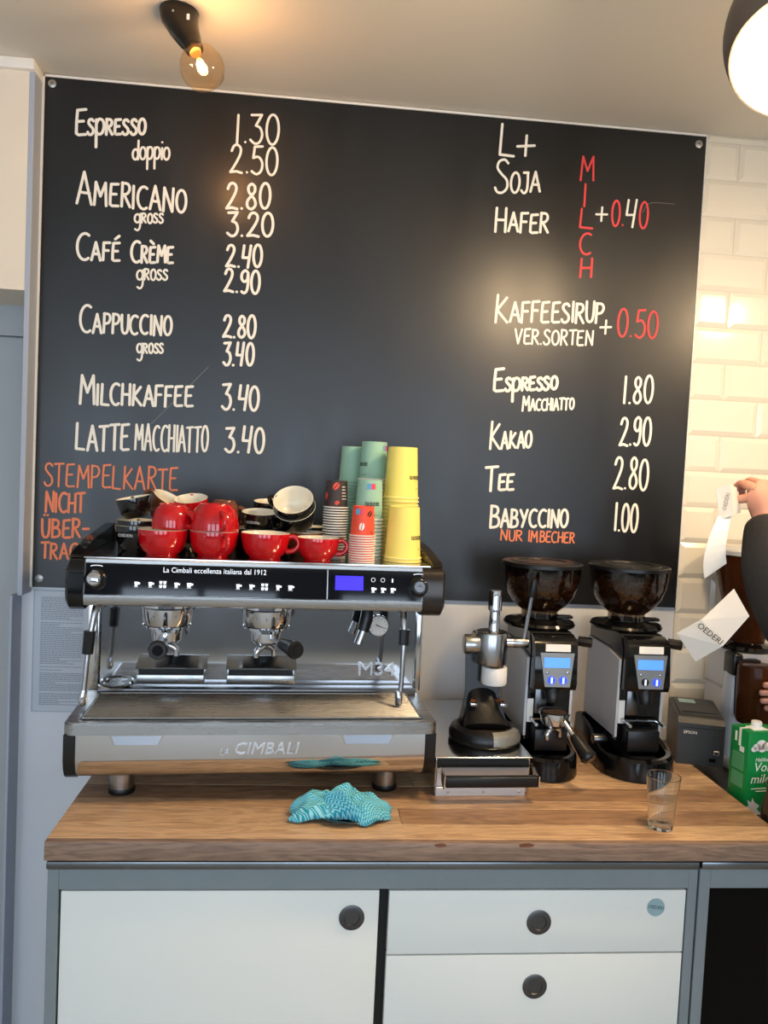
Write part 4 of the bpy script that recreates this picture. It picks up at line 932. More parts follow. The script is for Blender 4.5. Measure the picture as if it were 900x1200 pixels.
# ================================================================== COFFEE GRINDERS
def grinder(label, x, bw=1.0, rz=0.0, portaf=False, knobs=(True, True)):
    """origin on the counter under the hopper axis; front is -y"""
    t = thing('coffee_grinder', label, 'coffee grinder', (x, -0.25, 0.9), (0, 0, rz), 'twin on-demand coffee grinders')
    # base with a rounded front tray
    P = [(-.078, .11), (-.088, .02), (-.090, -.06)] + [(.090 * math.cos(a), -.10 + .092 * math.sin(a)) for a in [PI + PI * i / 16 for i in range(17)]] + [(.090, -.06), (.088, .02), (.078, .11)]
    n = len(P); g = G(); lv_ = [(1.0, 0.0, 0), (1.03, .004, 0), (1.0, .046, 0), (.95, .052, 0), (.86, .050, 0), (.84, .020, 0)]
    vs = []
    for sc, z, _ in lv_:
        for (a, b_) in P: vs.append((a * sc * bw, -.03 + (b_ + .03) * sc, z + (.03 * max(0, min(1, (b_ + .10) / .1)) if z > .03 else 0)))
    fs = [tuple(range(n - 1, -1, -1)), tuple(range((len(lv_) - 1) * n, len(lv_) * n))]
    for j in range(len(lv_) - 1):
        for i in range(n): fs.append((j * n + i, j * n + (i + 1) % n, (j + 1) * n + (i + 1) % n, (j + 1) * n + i))
    obj('base', g.add(vs, fs), 'plastic_gloss', t, smooth=40)
    obj('drip_plate', G().box(-.055, .055, -.150, -.10, .022, .034, .003, 2), 'plastic_black', t)
    # body
    body = [(-.108, .075), (-.110, .14), (-.118, .30), (-.100, .335), (.105, .335), (.112, .075)]
    obj('body', G().prism([(y, z) for y, z in body], 'x', -.052, .052), 'plastic_gloss', t, smooth=30)
    for s in (-1, 1):
        sp = [(-.112, .085), (-.114, .275), (-.02, .290), (.10, .290), (.108, .085)]
        obj('side_panel', G().prism(sp, 'x', min(s * .0522, s * .058), max(s * .0522, s * .058)), 'grinder_silver', t, smooth=0)
    obj('side_disc', G().cyl((-.0582, -.06, .062), (-.092 * bw, -.06, .062), .012, n=20, bev=.002), 'steel_dark', t)
    # front head with the control plate
    fr_ = [(-.118, .205), (-.152, .208), (-.158, .225), (-.150, .310), (-.138, .326), (-.112, .334)]
    obj('front_head', G().prism(fr_, 'x', -.050, .052), 'plastic_gloss', t, smooth=40)
    th = math.atan2(.008, .085)
    def fy(z): return -.158 + (z - .225) * .008 / .085
    def plate(nm, x0, x1, z0, z1, o0, o1, m_, par, x2=None, x3=None):
        x2 = x0 if x2 is None else x2; x3 = x1 if x3 is None else x3
        g = G().add([(x2, fy(z0) - o0, z0), (x3, fy(z0) - o0, z0), (x1, fy(z1) - o0, z1), (x0, fy(z1) - o0, z1), (x2, fy(z0) - o1, z0), (x3, fy(z0) - o1, z0), (x1, fy(z1) - o1, z1), (x0, fy(z1) - o1, z1)],
                    [(0, 1, 2, 3), (4, 7, 6, 5), (0, 4, 5, 1), (1, 5, 6, 2), (2, 6, 7, 3), (3, 7, 4, 0)])
        return obj(nm, g, m_, par, smooth=0)
    cpn = plate('control_plate', -.0385, .0435, .217, .296, -.001, .003, 'plate_grey', t, -.026, .034)
    plate('display', -.029, .033, .262, .285, .003, .0036, 'display_blue', cpn)
    for bx, on in ((-.011, knobs[0]), (.017, knobs[1])):
        bt = obj('dose_button', G().cyl((bx, fy(.233) - .0031, .233), (bx, fy(.233) - .006, .233), .0088, n=24), 'button_blue' if on else 'plastic_black', cpn)
        obj('button_mark', G().box(bx - .0022, bx + .0022, fy(.233) - .0068, fy(.233) - .0061, .226, .240), 'icon_light', bt)
    for bx in (-.021, .027): obj('plate_screw', G().ball((bx, fy(.25) - .003, .250), .0038, (1, .6, 1), n=12), 'chrome', cpn)
    plate('name_label', -.026, .034, .299, .316, .0005, .0025, 'print_white', t)
    # spout, fork and portafilter rest
    obj('dose_spout', G().tube([(0, -.135, .206), (0, -.142, .190), (0, -.145, .176)], [.020, .018, .015], n=20), 'plastic_black', t)
    obj('front_shield', G().box(-.034, -.006, -.118, -.110, .140, .200, .002, 2), 'steel_dark', t)
    obj('side_label', G().box(-.0515, -.036, -.1135, -.1095, .118, .175, .001, 1), 'print_white', t)
    fk = G().tube([(-.042, -.112, .128), (-.042, -.165, .128)], .004, n=10, sub=1).tube([(.042, -.112, .128), (.042, -.165, .128)], .004, n=10, sub=1).tube([(-.046, -.118, .128), (.046, -.118, .128)], .005, n=10, sub=1)
    obj('rest_fork', fk, 'chrome', t)
    obj('lower_box', G().box(-.040, .040, -.150, -.108, .060, .112, .004, 2), 'plastic_black', t)
    # adjusting knob to the right, cable at the side
    kn = obj('adjuster_rod', G().cyl((.05, -.075, .312), (.075, -.085, .312), .005, n=12), 'steel_dark', t)
    obj('adjuster_knob', G().cyl((.074, -.085, .312), (.106, -.097, .310), .0125, .0125, n=8, bev=.002), 'plastic_black', kn)
    # collar and hopper
    obj('collar', G().lathe([(.0001, .335), (.088, .335), (.090, .340), (.086, .346), (.060, .349), (.054, .352), (.0001, .352)], 40), 'plastic_gloss', t)
    obj('hopper_neck', G().lathe([(.044, .352), (.046, .354), (.046, .374), (.043, .374), (.0425, .353)], 36), 'smoke_plastic', t)
    obj('neck_lever', G().box(.040, .082, -.02, .002, .353, .361, .003, 2), 'plastic_black', t)
    R = .0985
    cone = [(.046, .372), (.052, .376), (.070, .392), (.084, .412), (.093, .436), (.097, .462), (R, .486)]
    hp = obj('hopper', G().lathe(cone + [(r - .0022, z) for r, z in reversed(cone)] + [cone[0]], 44), 'smoke_plastic', t)
    bz = .462; bp = [(.0001, .374), (.042, .374), (.0485, .378), (.066, .394), (.080, .414), (.089, .437), (.0925, bz - .004), (.080, bz + .002), (.05, bz + .006), (.0001, bz - .002)]
    obj('bean_core', G().lathe([(r * .955 if r > .01 else r, z) for r, z in bp], 32), 'beans', hp)
    return t, R
g1, RH = grinder('coffee grinder holding a portafilter, next to the tamping press', .593, bw=.84)
g2, _ = grinder('empty coffee grinder between the portafilter grinder and receipt printer', .8205, knobs=(False, True))
# lids and beans
bean_me = None
for gi, (t, hand) in enumerate(((g1, 0), (g2, 0))):
    ld = obj('hopper_lid', G().lathe([(.0001, .4935), (.060, .4935), (.062, .4965), (.078, .4965), (.080, .4945), (.0985, .4945), (.1015, .492), (.1015, .484), (.0995, .4835), (.0995, .4865), (.0001, .4865)], 44), 'plastic_black', t)
    # a skin of single beans against the clear wall, joined: too many to count
    g = G(); rnd = random.Random(gi + 3)
    for i in range(900):
        z = rnd.uniform(.380, .464); a = rnd.uniform(0, 2 * PI)
        if z > .460 or rnd.random() < .12: r = .088 * math.sqrt(rnd.random()); z = .463 + .005 * (1 - r / .09) + rnd.uniform(-.001, .002)
        else:
            tab = [(.380, .048), (.394, .066), (.414, .0795), (.437, .0885), (.458, .0920), (.466, .0930)]
            for q in range(len(tab) - 1):
                if tab[q][0] <= z <= tab[q + 1][0]: r = tab[q][1] + (tab[q + 1][1] - tab[q][1]) * (z - tab[q][0]) / (tab[q + 1][0] - tab[q][0])
            r = max(r - .0025, .01)
        M = Matrix.Translation((r * math.cos(a), r * math.sin(a), z)) @ Euler((rnd.uniform(0, 6), rnd.uniform(0, 6), rnd.uniform(0, 6))).to_matrix().to_4x4()
        L_, W_, H_ = .0056, .0040, .0024
        vs = [(L_, 0, 0), (-L_, 0, 0), (0, W_, 0), (0, -W_, 0), (0, 0, H_), (0, 0, -H_), (L_ * .7, W_ * .7, 0), (-L_ * .7, W_ * .7, 0), (-L_ * .7, -W_ * .7, 0), (L_ * .7, -W_ * .7, 0)]
        fs = [(4, 0, 6), (4, 6, 2), (4, 2, 7), (4, 7, 1), (4, 1, 8), (4, 8, 3), (4, 3, 9), (4, 9, 0), (5, 6, 0), (5, 2, 6), (5, 7, 2), (5, 1, 7), (5, 8, 1), (5, 3, 8), (5, 9, 3), (5, 0, 9)]
        g.add(vs, fs, 0, M)
    bo = obj('coffee_beans', g, 'beans', t, smooth=60); bo['kind'] = 'stuff'
pft = thing('portafilter', 'chrome portafilter with black handle resting in the left grinder', 'portafilter', (.593, -.25, .9))
q = portafilter(pft, (0.000, -.165, .155), (.055, -.262, .082), 'basket')
obj('ground_coffee', G().lathe([(.0001, .162), (.018, .161), (.029, .159)], 28, c=(0, -.165, 0)), 'coffee_dust', pft)

# ================================================================== GREY BULK GRINDER
gg = thing('bulk_grinder', 'silver grinder with tall brown hopper in the right corner behind the milk carton', 'coffee grinder', (1.215, -0.135, 0.862))
obj('base', G().box(-.095, .09, -.165, .10, 0, .028, .010, 3), 'grinder_silver', gg)
obj('body', G().prism([(-.068, 0.028), (.072, .028), (.066, .20), (.062, .300), (-.058, .300), (-.062, .20)], 'y', -.075, .085), 'grinder_silver', gg)
obj('front_column', G().tube([(-.062, -.060, .028), (-.062, -.060, .12), (-.058, -.058, .22), (-.054, -.056, .298)], [.030, .030, .028, .026], n=28, sub=3), 'grinder_silver', gg)
obj('body_band', G().prism([(-.0655, .190), (.068, .190), (.068, .197), (-.0655, .197)], 'y', -.080, .086), 'steel', gg)
obj('corner_block', G().box(-.084, -.056, -.092, -.04, .245, .303, .006, 3), 'plastic_black', gg)
obj('collar', G().lathe([(.0001, .301), (.070, .301), (.074, .306), (.070, .314), (.050, .318), (.046, .322), (.0001, .322)], 40, c=(0, 0, 0)), 'plastic_gloss', gg)
cn = [(.046, .322), (.050, .335), (.058, .37), (.072, .44), (.092, .52), (.108, .56)]
obj('hopper', G().lathe(cn + [(r - .003, z) for r, z in reversed(cn)] + [cn[0]], 44), 'amber', gg)
obj('hopper_lid', G().lathe([(.0001, .576), (.106, .576), (.110, .572), (.110, .561), (.0001, .560)], 44), 'grinder_silver', gg)
obj('bean_core', G().lathe([(.0001, .323), (.042, .323), (.054, .37), (.068, .44), (.074, .47), (.0001, .48)], 32), 'beans', gg)
obj('dose_chamber', G().lathe([(.0001, .135), (.040, .135), (.044, .145), (.046, .275), (.044, .285), (.0001, .285)], 36, c=(-.042, -.128, 0)), 'amber', gg)
obj('chamber_mount', G().box(-.072, -.010, -.098, -.07, .14, .29, .004, 2), 'plastic_black', gg)

# ================================================================== RECEIPT PRINTER
pr_ = thing('receipt_printer', 'black receipt printer at the end of the wooden worktop', 'printer', (0.953, -0.302, 0.9), (0, 0, math.radians(-17)))
prof = [(0, 0), (0, .105), (.012, .117), (.040, .119), (.165, .126), (.172, .118), (.172, 0)]
obj('housing', G().prism(prof, 'x', 0, .112), 'printer_black', pr_, smooth=25)
obj('top_cover', G().prism([(.030, .1192), (.160, .1263), (.160, .1285), (.036, .1225)], 'x', .008, .104), 'printer_black', pr_, smooth=25)
obj('paper_slot', G().prism([(.038, .1226), (.048, .1232), (.048, .1238), (.038, .1233)], 'x', .014, .098), 'dark_gap', pr_)
obj('cover_mark', G().prism([(.115, .1272), (.145, .1289), (.145, .1292), (.115, .1276)], 'x', .018, .060), 'sticker_blue', pr_)
obj('front_seam', G().box(.0, .112, -.0006, .001, .094, .0955), 'dark_gap', pr_)
text('EPSON', .0105, 'print_white', 'brand_print', pr_, (.030, -.0008, .082))
pb = obj('power_button', G().box(.088, .101, -.002, .001, .030, .041, .001, 1), 'screw', pr_)
obj('power_button_face', G().box(.0905, .0985, -.0028, -.001, .0322, .0388), 'printer_black', pb)
obj('front_door_tab', G().box(.078, .094, -.0025, .001, .012, .021, .001, 1), 'plastic_gloss', pr_)
for x, y in ((.01, .012), (.01, .16), (.10, .012), (.10, .16)): pass

# ================================================================== MILK CARTON
mk = thing('milk_carton', 'green milk carton with white cap at the right edge', 'carton', (1.0085, -0.527, 0.862), (0, 0, math.radians(8)))
CW, CD, CH = .080, .062, .193
obj('carton_body', G().box(0, CW, 0, CD, 0, CH, .002, 2), 'carton_green', mk)
obj('top_flap', G().box(.002, CW - .002, CD * .62, CD * .70, CH, CH + .0025), 'carton_green', mk)
cpb = obj('cap', G().lathe([(.0135, 0), (.0135, .003), (.0115, .004), (.0115, .0145), (.0105, .016), (.0001, .016)], 28, c=(.036, .024, CH + .0012)), 'carton_white', mk)
obj('cap_flange', G().box(.018, .056, .008, .040, CH, CH + .0022, .001, 1), 'carton_white', cpb)
g = G().prism([(.0, CH + .0001), (.0, CH + .001), (.024, CH + .001), (.024, CH + .0001)], 'y', .026, .033)
g.box(-.0008, .0003, .026, .033, CH - .040, CH + .001); g.box(-.0008, .0003, .014, .028, CH - .052, CH - .040); g.box(-.0008, .0003, .040, .046, CH - .032, CH - .010)
obj('pour_stripe', g, 'carton_white', mk, smooth=0)
g = G()
for i in range(28):
    z = .136 - i * .0028
    if 14 <= i <= 15: continue
    y = .012
    while y < .050:
        w = random.uniform(.003, .008); g.box(-.0007, .0002, y, min(y + w, .052), z - .0004, z + .0004); y += w + .0012
obj('side_print', g, 'carton_print', mk, smooth=0)
g = G()
for cx, cz, r in ((.022, .158, .011), (.033, .164, .013), (.045, .159, .012), (.056, .155, .010), (.015, .154, .008), (.036, .154, .010)):
    g.add([(cx + r * math.cos(2 * PI * i / 20), -.0006, cz + r * .8 * math.sin(2 * PI * i / 20)) for i in range(20)], [tuple(range(20))])
cl = obj('cloud_print', g, 'carton_white', mk, smooth=0)
obj('cloud_swirl', G().tube([(.026, -.0008, .153), (.036, -.0008, .156), (.037, -.0008, .164), (.046, -.0008, .170)], [.0008, .002, .002, .0006], n=6, flat=.3), 'leather', cl)
text('Haltbare', .013, 'carton_white', 'carton_lettering', mk, (.042, -.0006, .129), shear=.2)
text('Voll', .030, 'carton_white', 'carton_lettering', mk, (.040, -.0006, .111), shear=.2)
text('milch', .030, 'carton_white', 'carton_lettering', mk, (.042, -.0006, .084), shear=.2)
g = G(); g.box(.014, .060, -.0007, .0001, .0615, .063); g.box(.026, .054, -.0007, .0001, .0555, .0568); obj('small_print', g, 'carton_white', mk, smooth=0)
sp = [(.004, 0), (.004, .020), (.010, .022), (.006, .036), (.016, .029), (.019, .040), (.024, .030), (.040, .020), (.060, .014), (.076, .012), (.076, 0)]
g = G().add([(x, -.0006, z + .002) for x, z in sp], [tuple(range(len(sp)))]); obj('splash_print', g, 'notice_paper', mk, smooth=0)
g = G().add([(.032, -.0009, .016), (.041, -.0009, .025), (.050, -.0009, .016), (.041, -.0009, .007)], [(0, 1, 2, 3)]); obj('seal_print', g, 'carton_green', mk, smooth=0)
# steel milk jug, only its side is in the picture
jg = thing('milk_jug', 'dark steel milk jug in front of the milk carton at the frame edge', 'jug', (1.049, -0.607, 0.862))
obj('jug_body', G().lathe([(.0001, .001), (.040, .001), (.044, .006), (.044, .05), (.036, .080), (.036, .100), (.0385, .104), (.0355, .103), (.0345, .080), (.0425, .05), (.0425, .008), (.0001, .004)], 40), 'steel_dark', jg)
obj('jug_handle', G().tube([(.035, .0, .090), (.060, .0, .092), (.068, .0, .065), (.062, .0, .035), (.043, .0, .030)], .0045, n=10), 'steel_dark', jg)

# ================================================================== SMALL THINGS ON THE COUNTER
tumbler = [(.0001, .0005), (.0235, .0005), (.0245, .002), (.0275, .045), (.0290, .062), (.0300, .066), (.0345, .1075), (.0338, .1085), (.0328, .1075), (.0285, .067), (.0258, .045), (.0228, .012), (.0001, .010)]
tag(obj('drinking_glass', G().lathe(tumbler, 48), 'glass_clear', None, (.7455, -.668, .9)), 'small clear empty glass tumbler near the worktop front', 'glass')
sc = thing('black_saucer', 'black saucer under the teal cloth', 'saucer', (.096, -.618, .9))
obj('saucer_dish', G().lathe([(.0001, .001), (.036, .001), (.038, .002), (.062, .009), (.0635, .0105), (.062, .011), (.038, .0045), (.0001, .004)], 44), 'black_glaze', sc)
obj('saucer_rim', G().lathe([(.062, .0106), (.0635, .0115), (.0645, .0105), (.0635, .0098)], 44), 'black_glaze', sc)
# crumpled dish cloth
def cloth():
    nx, ny = 72, 44; vs = []; uvs = []; rnd = random.Random(11)
    for j in range(ny + 1):
        for i in range(nx + 1):
            u, v = i / nx, j / ny; s = u * 2 - 1; t = v * 2 - 1
            wdt = .098 * (1 + .05 * math.sin(7 * t + 1)); dpt = (.030 + .014 * math.sin(u * PI) + .006 * math.sin(u * 9 + .6))
            edge = max(0, 1 - abs(s) ** 3.2) ** .5 * max(0, 1 - abs(t) ** 2.4) ** .55
            ridge = .024 + .018 * math.exp(-((u - .52) / .12) ** 2) + .005 * math.exp(-((u - .2) / .13) ** 2) + .004 * math.exp(-((u - .78) / .1) ** 2) - .011 * math.exp(-((u - .36 - .05 * t) / .028) ** 2) - .009 * math.exp(-((u - .60 + .10 * t) / .022) ** 2)
            fold = .0030 * math.sin(14 * u + 6 * t + 2 * math.sin(3 * t)) + .0022 * math.sin(27 * u - 9 * t + 1.3) + .0014 * math.sin(47 * u + 13 * t)
            x = s * wdt + .006 * math.sin(5 * t + 3 * s) + .004 * math.sin(13 * v)
            y = t * dpt * (1 + .12 * math.sin(11 * u)) - .006 * s * s + .006 * math.sin(6 * u + .5)
            z = .009 + edge * (ridge * 1.25 + fold) - .004 * (1 - edge)
            if v < .12: z -= .003 * math.sin(u * 20)
            vs.append((x, y, z)); uvs.append((s * .115 + .05 * t * math.sin(3 * u) + .012 * math.sin(8 * v), v * .16 + .03 * math.sin(5 * u) + .10 * u))
    fs = [(j * (nx + 1) + i, j * (nx + 1) + i + 1, (j + 1) * (nx + 1) + i + 1, (j + 1) * (nx + 1) + i) for j in range(ny) for i in range(nx)]
    me = bpy.data.meshes.new('dish_cloth'); me.from_pydata(vs, [], fs); lay = me.uv_layers.new(name='UVMap')
    for lp in me.loops: lay.data[lp.index].uv = uvs[lp.vertex_index]
    me.polygons.foreach_set('use_smooth', [True] * len(me.polygons)); me.materials.append(MATS['cloth_teal'])
    o = bpy.data.objects.new('dish_cloth', me); col.objects.link(o); o.location = (.090, -.622, .902)
    md = o.modifiers.new('solid', 'SOLIDIFY'); md.thickness = .0015; md.offset = -1
    return tag(o, 'crumpled teal and white zigzag dish cloth in front of the machine', 'cloth')
cloth()
# wear in the counter's front edge
for cx, w in ((.277, .012), (.445, .017)):
    P = [(cx + w * math.cos(2 * PI * i / 14) * random.uniform(.8, 1.1), .8985 + .0045 * math.sin(2 * PI * i / 14) * random.uniform(.6, 1.2) - .003) for i in range(14)]
    obj('chipped_patch', G().add([(x, -.7403, z) for x, z in P], [tuple(range(14))]), 'leather', ct, smooth=0)

# ================================================================== LAMPS
lp = thing('ceiling_lamp', 'black angled lampholder on the ceiling with a round filament bulb', 'lamp', (-.330, -.360, CEIL))
b0 = Vector((0, 0, 0)); bc = Vector((.063, -.062, -.146)); ax = bc.normalized(); ax = Vector((.045, -.045, -.10)).normalized()
cend = bc - ax * .054
obj('lampholder', G().tube([(0, 0, -.0005), (.002, -.002, -.012), (.016, -.016, -.048), tuple(cend - ax * .012), tuple(cend - ax * .001)], [.043, .042, .032, .0205, .0195], n=32, sub=4), 'plastic_gloss', lp)
obj('lampholder_label', G().box(.024, .030, -.046, -.0445, -.040, -.028), 'print_white', lp)
obj('holder_screw', G().ball((-.006, -.0405, -.022), .003, n=10), 'screw', lp)
bl = obj('bulb', G().lathe([(.0135, .054), (.015, .047), (.022, .042), (.034, .033), (.043, .020), (.047, .004), (.0465, -.010), (.041, -.025), (.030, -.037), (.015, -.045), (.0001, -.0475)], 40, M=Matrix.Translation(bc) @ (-ax).to_track_quat('Z', 'Y').to_matrix().to_4x4()), 'bulb_glass', lp)
obj('bulb_cap', G().cyl(bc - ax * .060, bc - ax * .046, .0142, .0132, n=24), 'brass', bl)
obj('bulb_stem', G().tube([bc - ax * .048, bc - ax * .030, bc - ax * .012], [.008, .004, .0025], n=12, sub=2), 'bulb_glass', bl)
fg = G(); side = ax.orthogonal().normalized()
for q in range(5):
    a = 2 * PI * q / 5; w = (side * math.cos(a) + ax.cross(side) * math.sin(a))
    fg.tube([bc - ax * .016 + w * .004, bc + ax * .012 + w * .0075], .0011, n=6, sub=1)
obj('filament', fg, 'filament', bl)
ld_ = bpy.data.lights.new('bulb_light', 'POINT'); ld_.energy = 1.8; ld_.color = (1.0, 0.66, 0.36); ld_.shadow_soft_size = 0.012
lo_ = bpy.data.objects.new('bulb_light', ld_); col.objects.link(lo_); lo_.parent = lp; lo_.location = bc

def pendant(label, x, y, z):
    t = thing('pendant_lamp', label, 'lamp', (x, y, z))
    n = Vector((-.27, -.34, -.90)).normalized(); M = n.to_track_quat('Z', 'Y').to_matrix().to_4x4()
    R_ = .146; out = [(R_ * math.sin(math.radians(a)), -R_ * math.cos(math.radians(a)) - .065) for a in range(4, 119, 6)]; out[0] = (.0001, -R_ - .065)
    inn = [(r * .972, zz if i else zz + .004) for i, (r, zz) in enumerate(out)]
    obj('shade', G().lathe(out + inn[::-1], 56, ks=[0] * (len(out) - 1) + [0] + [1] * (len(out) - 1), M=M), ['shade_outside', 'shade_inside'], t)
    obj('globe_bulb', G().ball(tuple(n * .028), .070, n=32), 'bulb_opal', t)
    obj('bulb_neck', G().cyl(n * -.05, n * -.205, .018, n=20), 'plastic_black', t)
    obj('stem', G().tube([tuple(n * -.21), tuple(n * -.222 + Vector((0, 0, .004))), (-n.x * .222, -n.y * .222, CEIL - z - .02)], .005, n=10, sub=2), 'shade_outside', t)
    obj('ceiling_rose', G().lathe([(.0001, CEIL - z), (.045, CEIL - z), (.043, CEIL - z - .018), (.012, CEIL - z - .026), (.0001, CEIL - z - .026)], 32, c=(-n.x * .222, -n.y * .222, 0)), 'shade_outside', t)
    return t
pendant('glowing pendant lamp with dark shade at the top right corner', .8074, -.90, 2.332)
pendant('glowing pendant lamp with dark shade hanging over the person', 1.62, -.90, 2.332)

# ================================================================== PERSON AT THE RIGHT EDGE
def skin(name, nodes, edges, m_, parent=None, root=0, sub=2):
    me = bpy.data.meshes.new(name); keys = list(nodes); idx = {k: i for i, k in enumerate(keys)}
    me.from_pydata([nodes[k][0] for k in keys], [(idx[a], idx[b_]) for a, b_ in edges], [])
    o = bpy.data.objects.new(name, me); col.objects.link(o)
    md = o.modifiers.new('skin', 'SKIN'); md.use_smooth_shade = True
    for i, k in enumerate(keys):
        r = nodes[k][1]; r = (r, r) if not isinstance(r, tuple) else r
        me.skin_vertices[0].data[i].radius = r; me.skin_vertices[0].data[i].use_root = (i == root)
    sd_ = o.modifiers.new('sub', 'SUBSURF'); sd_.levels = sub; sd_.render_levels = sub
    dg = bpy.context.evaluated_depsgraph_get(); m2 = bpy.data.meshes.new_from_object(o.evaluated_get(dg)); o.modifiers.clear(); o.data = m2; m2.name = name
    m2.materials.clear(); m2.materials.append(MATS[m_]); m2.polygons.foreach_set('use_smooth', [True] * len(m2.polygons))
    if parent: o.parent = parent
    return o
ARM = {'pel': (1.38, -.92, .98), 'spine': (1.38, -.905, 1.14), 'chest': (1.38, -.88, 1.32), 'neck': (1.38, -.865, 1.475),
       'lsh': (1.215, -.845, 1.425), 'lel': (1.072, -.575, 1.272), 'lfm': (1.046, -.505, 1.42), 'lwr': (1.052, -.452, 1.545),
       'rsh': (1.545, -.845, 1.425), 'rel': (1.54, -.60, 1.19), 'rfm': (1.43, -.47, 1.13), 'rwr': (1.320, -.360, 1.088)}
N_ = {'pel': (ARM['pel'], (.13, .10)), 'spine': (ARM['spine'], (.12, .085)), 'chest': (ARM['chest'], (.13, .09)), 'neck': (ARM['neck'], .055), 'neck2': ((1.38, -.85, 1.545), .052),
      'jaw': ((1.38, -.825, 1.60), .066), 'head': ((1.38, -.845, 1.675), .082), 'crown': ((1.38, -.855, 1.735), .066), 'nose': ((1.38, -.735, 1.645), .012),
      'lear': ((1.298, -.85, 1.655), .012), 'rear': ((1.462, -.85, 1.655), .012),
      'lsh': (ARM['lsh'], .052), 'lel': (ARM['lel'], .040), 'lfm': (ARM['lfm'], .040), 'lwr': (ARM['lwr'], .027),
      'rsh': (ARM['rsh'], .052), 'rel': (ARM['rel'], .040), 'rfm': (ARM['rfm'], .040), 'rwr': (ARM['rwr'], .026),
      'lhip': ((1.30, -.92, .90), .085), 'lkn': ((1.29, -.90, .50), .055), 'lan': ((1.29, -.93, .09), .038), 'lft': ((1.28, -.82, .04), .032),
      'rhip': ((1.46, -.92, .90), .085), 'rkn': ((1.47, -.93, .50), .055), 'ran': ((1.47, -.95, .09), .038), 'rft': ((1.48, -.84, .04), .032)}
E_ = [('pel', 'spine'), ('spine', 'chest'), ('chest', 'neck'), ('neck', 'neck2'), ('neck2', 'jaw'), ('jaw', 'head'), ('head', 'crown'), ('jaw', 'nose'), ('head', 'lear'), ('head', 'rear'),
      ('chest', 'lsh'), ('lsh', 'lel'), ('lel', 'lfm'), ('lfm', 'lwr'), ('chest', 'rsh'), ('rsh', 'rel'), ('rel', 'rfm'), ('rfm', 'rwr'),
      ('pel', 'lhip'), ('lhip', 'lkn'), ('lkn', 'lan'), ('lan', 'lft'), ('pel', 'rhip'), ('rhip', 'rkn'), ('rkn', 'ran'), ('ran', 'rft')]
def chain(pref, start, pts, rad):
    prev = start
    for i, p in enumerate(pts):
        k = '%s%d' % (pref, i); N_[k] = (p, rad[i]); E_.append((prev, k)); prev = k
# left hand: raised, back of the hand to the camera, fingers folded over the paper
N_['lpm'] = ((1.046, -.448, 1.590), (.034, .018)); E_.append(('lwr', 'lpm'))
for i, (dx, kz, ln) in enumerate(((-.031, 1.610, .92), (-.010, 1.618, 1.0), (.011, 1.614, .95), (.031, 1.604, .8))):
    x = 1.044 + dx
    chain('lf%d' % i, 'lpm', [(x, -.446, kz), (x - .004, -.412, kz + .004), (x - .010, -.396, kz - .020 * ln), (x - .012, -.408, kz - .038 * ln)], [.0115, .0098, .0090, .0080])
chain('lth', 'lpm', [(1.012, -.442, 1.580), (.996, -.420, 1.574), (.990, -.400, 1.580)], [.0125, .0105, .009])
# right hand: closed round the dosing chamber
N_['rpm'] = ((1.270, -.336, 1.082), (.018, .034)); E_.append(('rwr', 'rpm'))
for i, (dz, dx) in enumerate(((.030, .004), (.010, -.004), (-.010, 0), (-.029, .012))):
    z = 1.081 + dz
    chain('rf%d' % i, 'rpm', [(1.238, -.332, z), (1.205 + dx, -.330, z + .001), (1.176 + dx, -.326, z), (1.154 + dx, -.318, z - .002)], [.0115, .0098, .0090, .0080])
chain('rth', 'rpm', [(1.262, -.318, 1.118), (1.244, -.318, 1.135), (1.222, -.318, 1.142)], [.0125, .0105, .009])
person = skin('person', N_, E_, 'skin', root=0)
tag(person, 'person in a black sweater reaching in from the right edge, one hand raised', 'person')
A_ = {'a': (ARM['pel'], (.17, .14)), 'z': ((1.38, -.922, .875), (.178, .145)), 'b': (ARM['spine'], (.15, .115)), 'c': (ARM['chest'], (.16, .12)), 'd': ((1.38, -.866, 1.465), .072), 'e': ((1.38, -.86, 1.50), .066),
      'l0': (ARM['lsh'], .082), 'l1': ((1.14, -.70, 1.345), .074), 'l2': (ARM['lel'], .072), 'l3': (ARM['lfm'], .074), 'l4': ((1.049, -.475, 1.50), .056), 'l5': ((1.052, -.455, 1.545), .046),
      'r0': (ARM['rsh'], .082), 'r1': ((1.545, -.71, 1.30), .07), 'r2': (ARM['rel'], .064), 'r3': (ARM['rfm'], .058), 'r4': ((1.345, -.385, 1.098), .042)}
skin('sweater', A_, [('z', 'a'), ('a', 'b'), ('b', 'c'), ('c', 'd'), ('d', 'e'), ('c', 'l0'), ('l0', 'l1'), ('l1', 'l2'), ('l2', 'l3'), ('l3', 'l4'), ('l4', 'l5'), ('c', 'r0'), ('r0', 'r1'), ('r1', 'r2'), ('r2', 'r3'), ('r3', 'r4')], 'sweater', person)
T_ = {'a': ((1.38, -.92, 1.0), (.135, .105)), 'l0': ((1.30, -.92, .88), .10), 'l1': ((1.29, -.90, .50), .075), 'l2': ((1.29, -.93, .10), .06), 'r0': ((1.46, -.92, .88), .10), 'r1': ((1.47, -.93, .50), .075), 'r2': ((1.47, -.95, .10), .06)}
skin('trousers', T_, [('a', 'l0'), ('l0', 'l1'), ('l1', 'l2'), ('a', 'r0'), ('r0', 'r1'), ('r1', 'r2')], 'trousers', person)
for x, y in ((1.285, -.86), (1.475, -.88)): obj('shoe', G().box(x - .05, x + .05, y - .12, y + .14, .0, .085, .03, 4), 'plastic_black', person)
obj('hair', G().ball((1.38, -.882, 1.690), .100, (.98, 1.06, 1.12), n=28), 'hair', person)
for x in (1.352, 1.408): obj('eye', G().ball((x, -.770, 1.672), .011, n=14), 'carton_white', person)
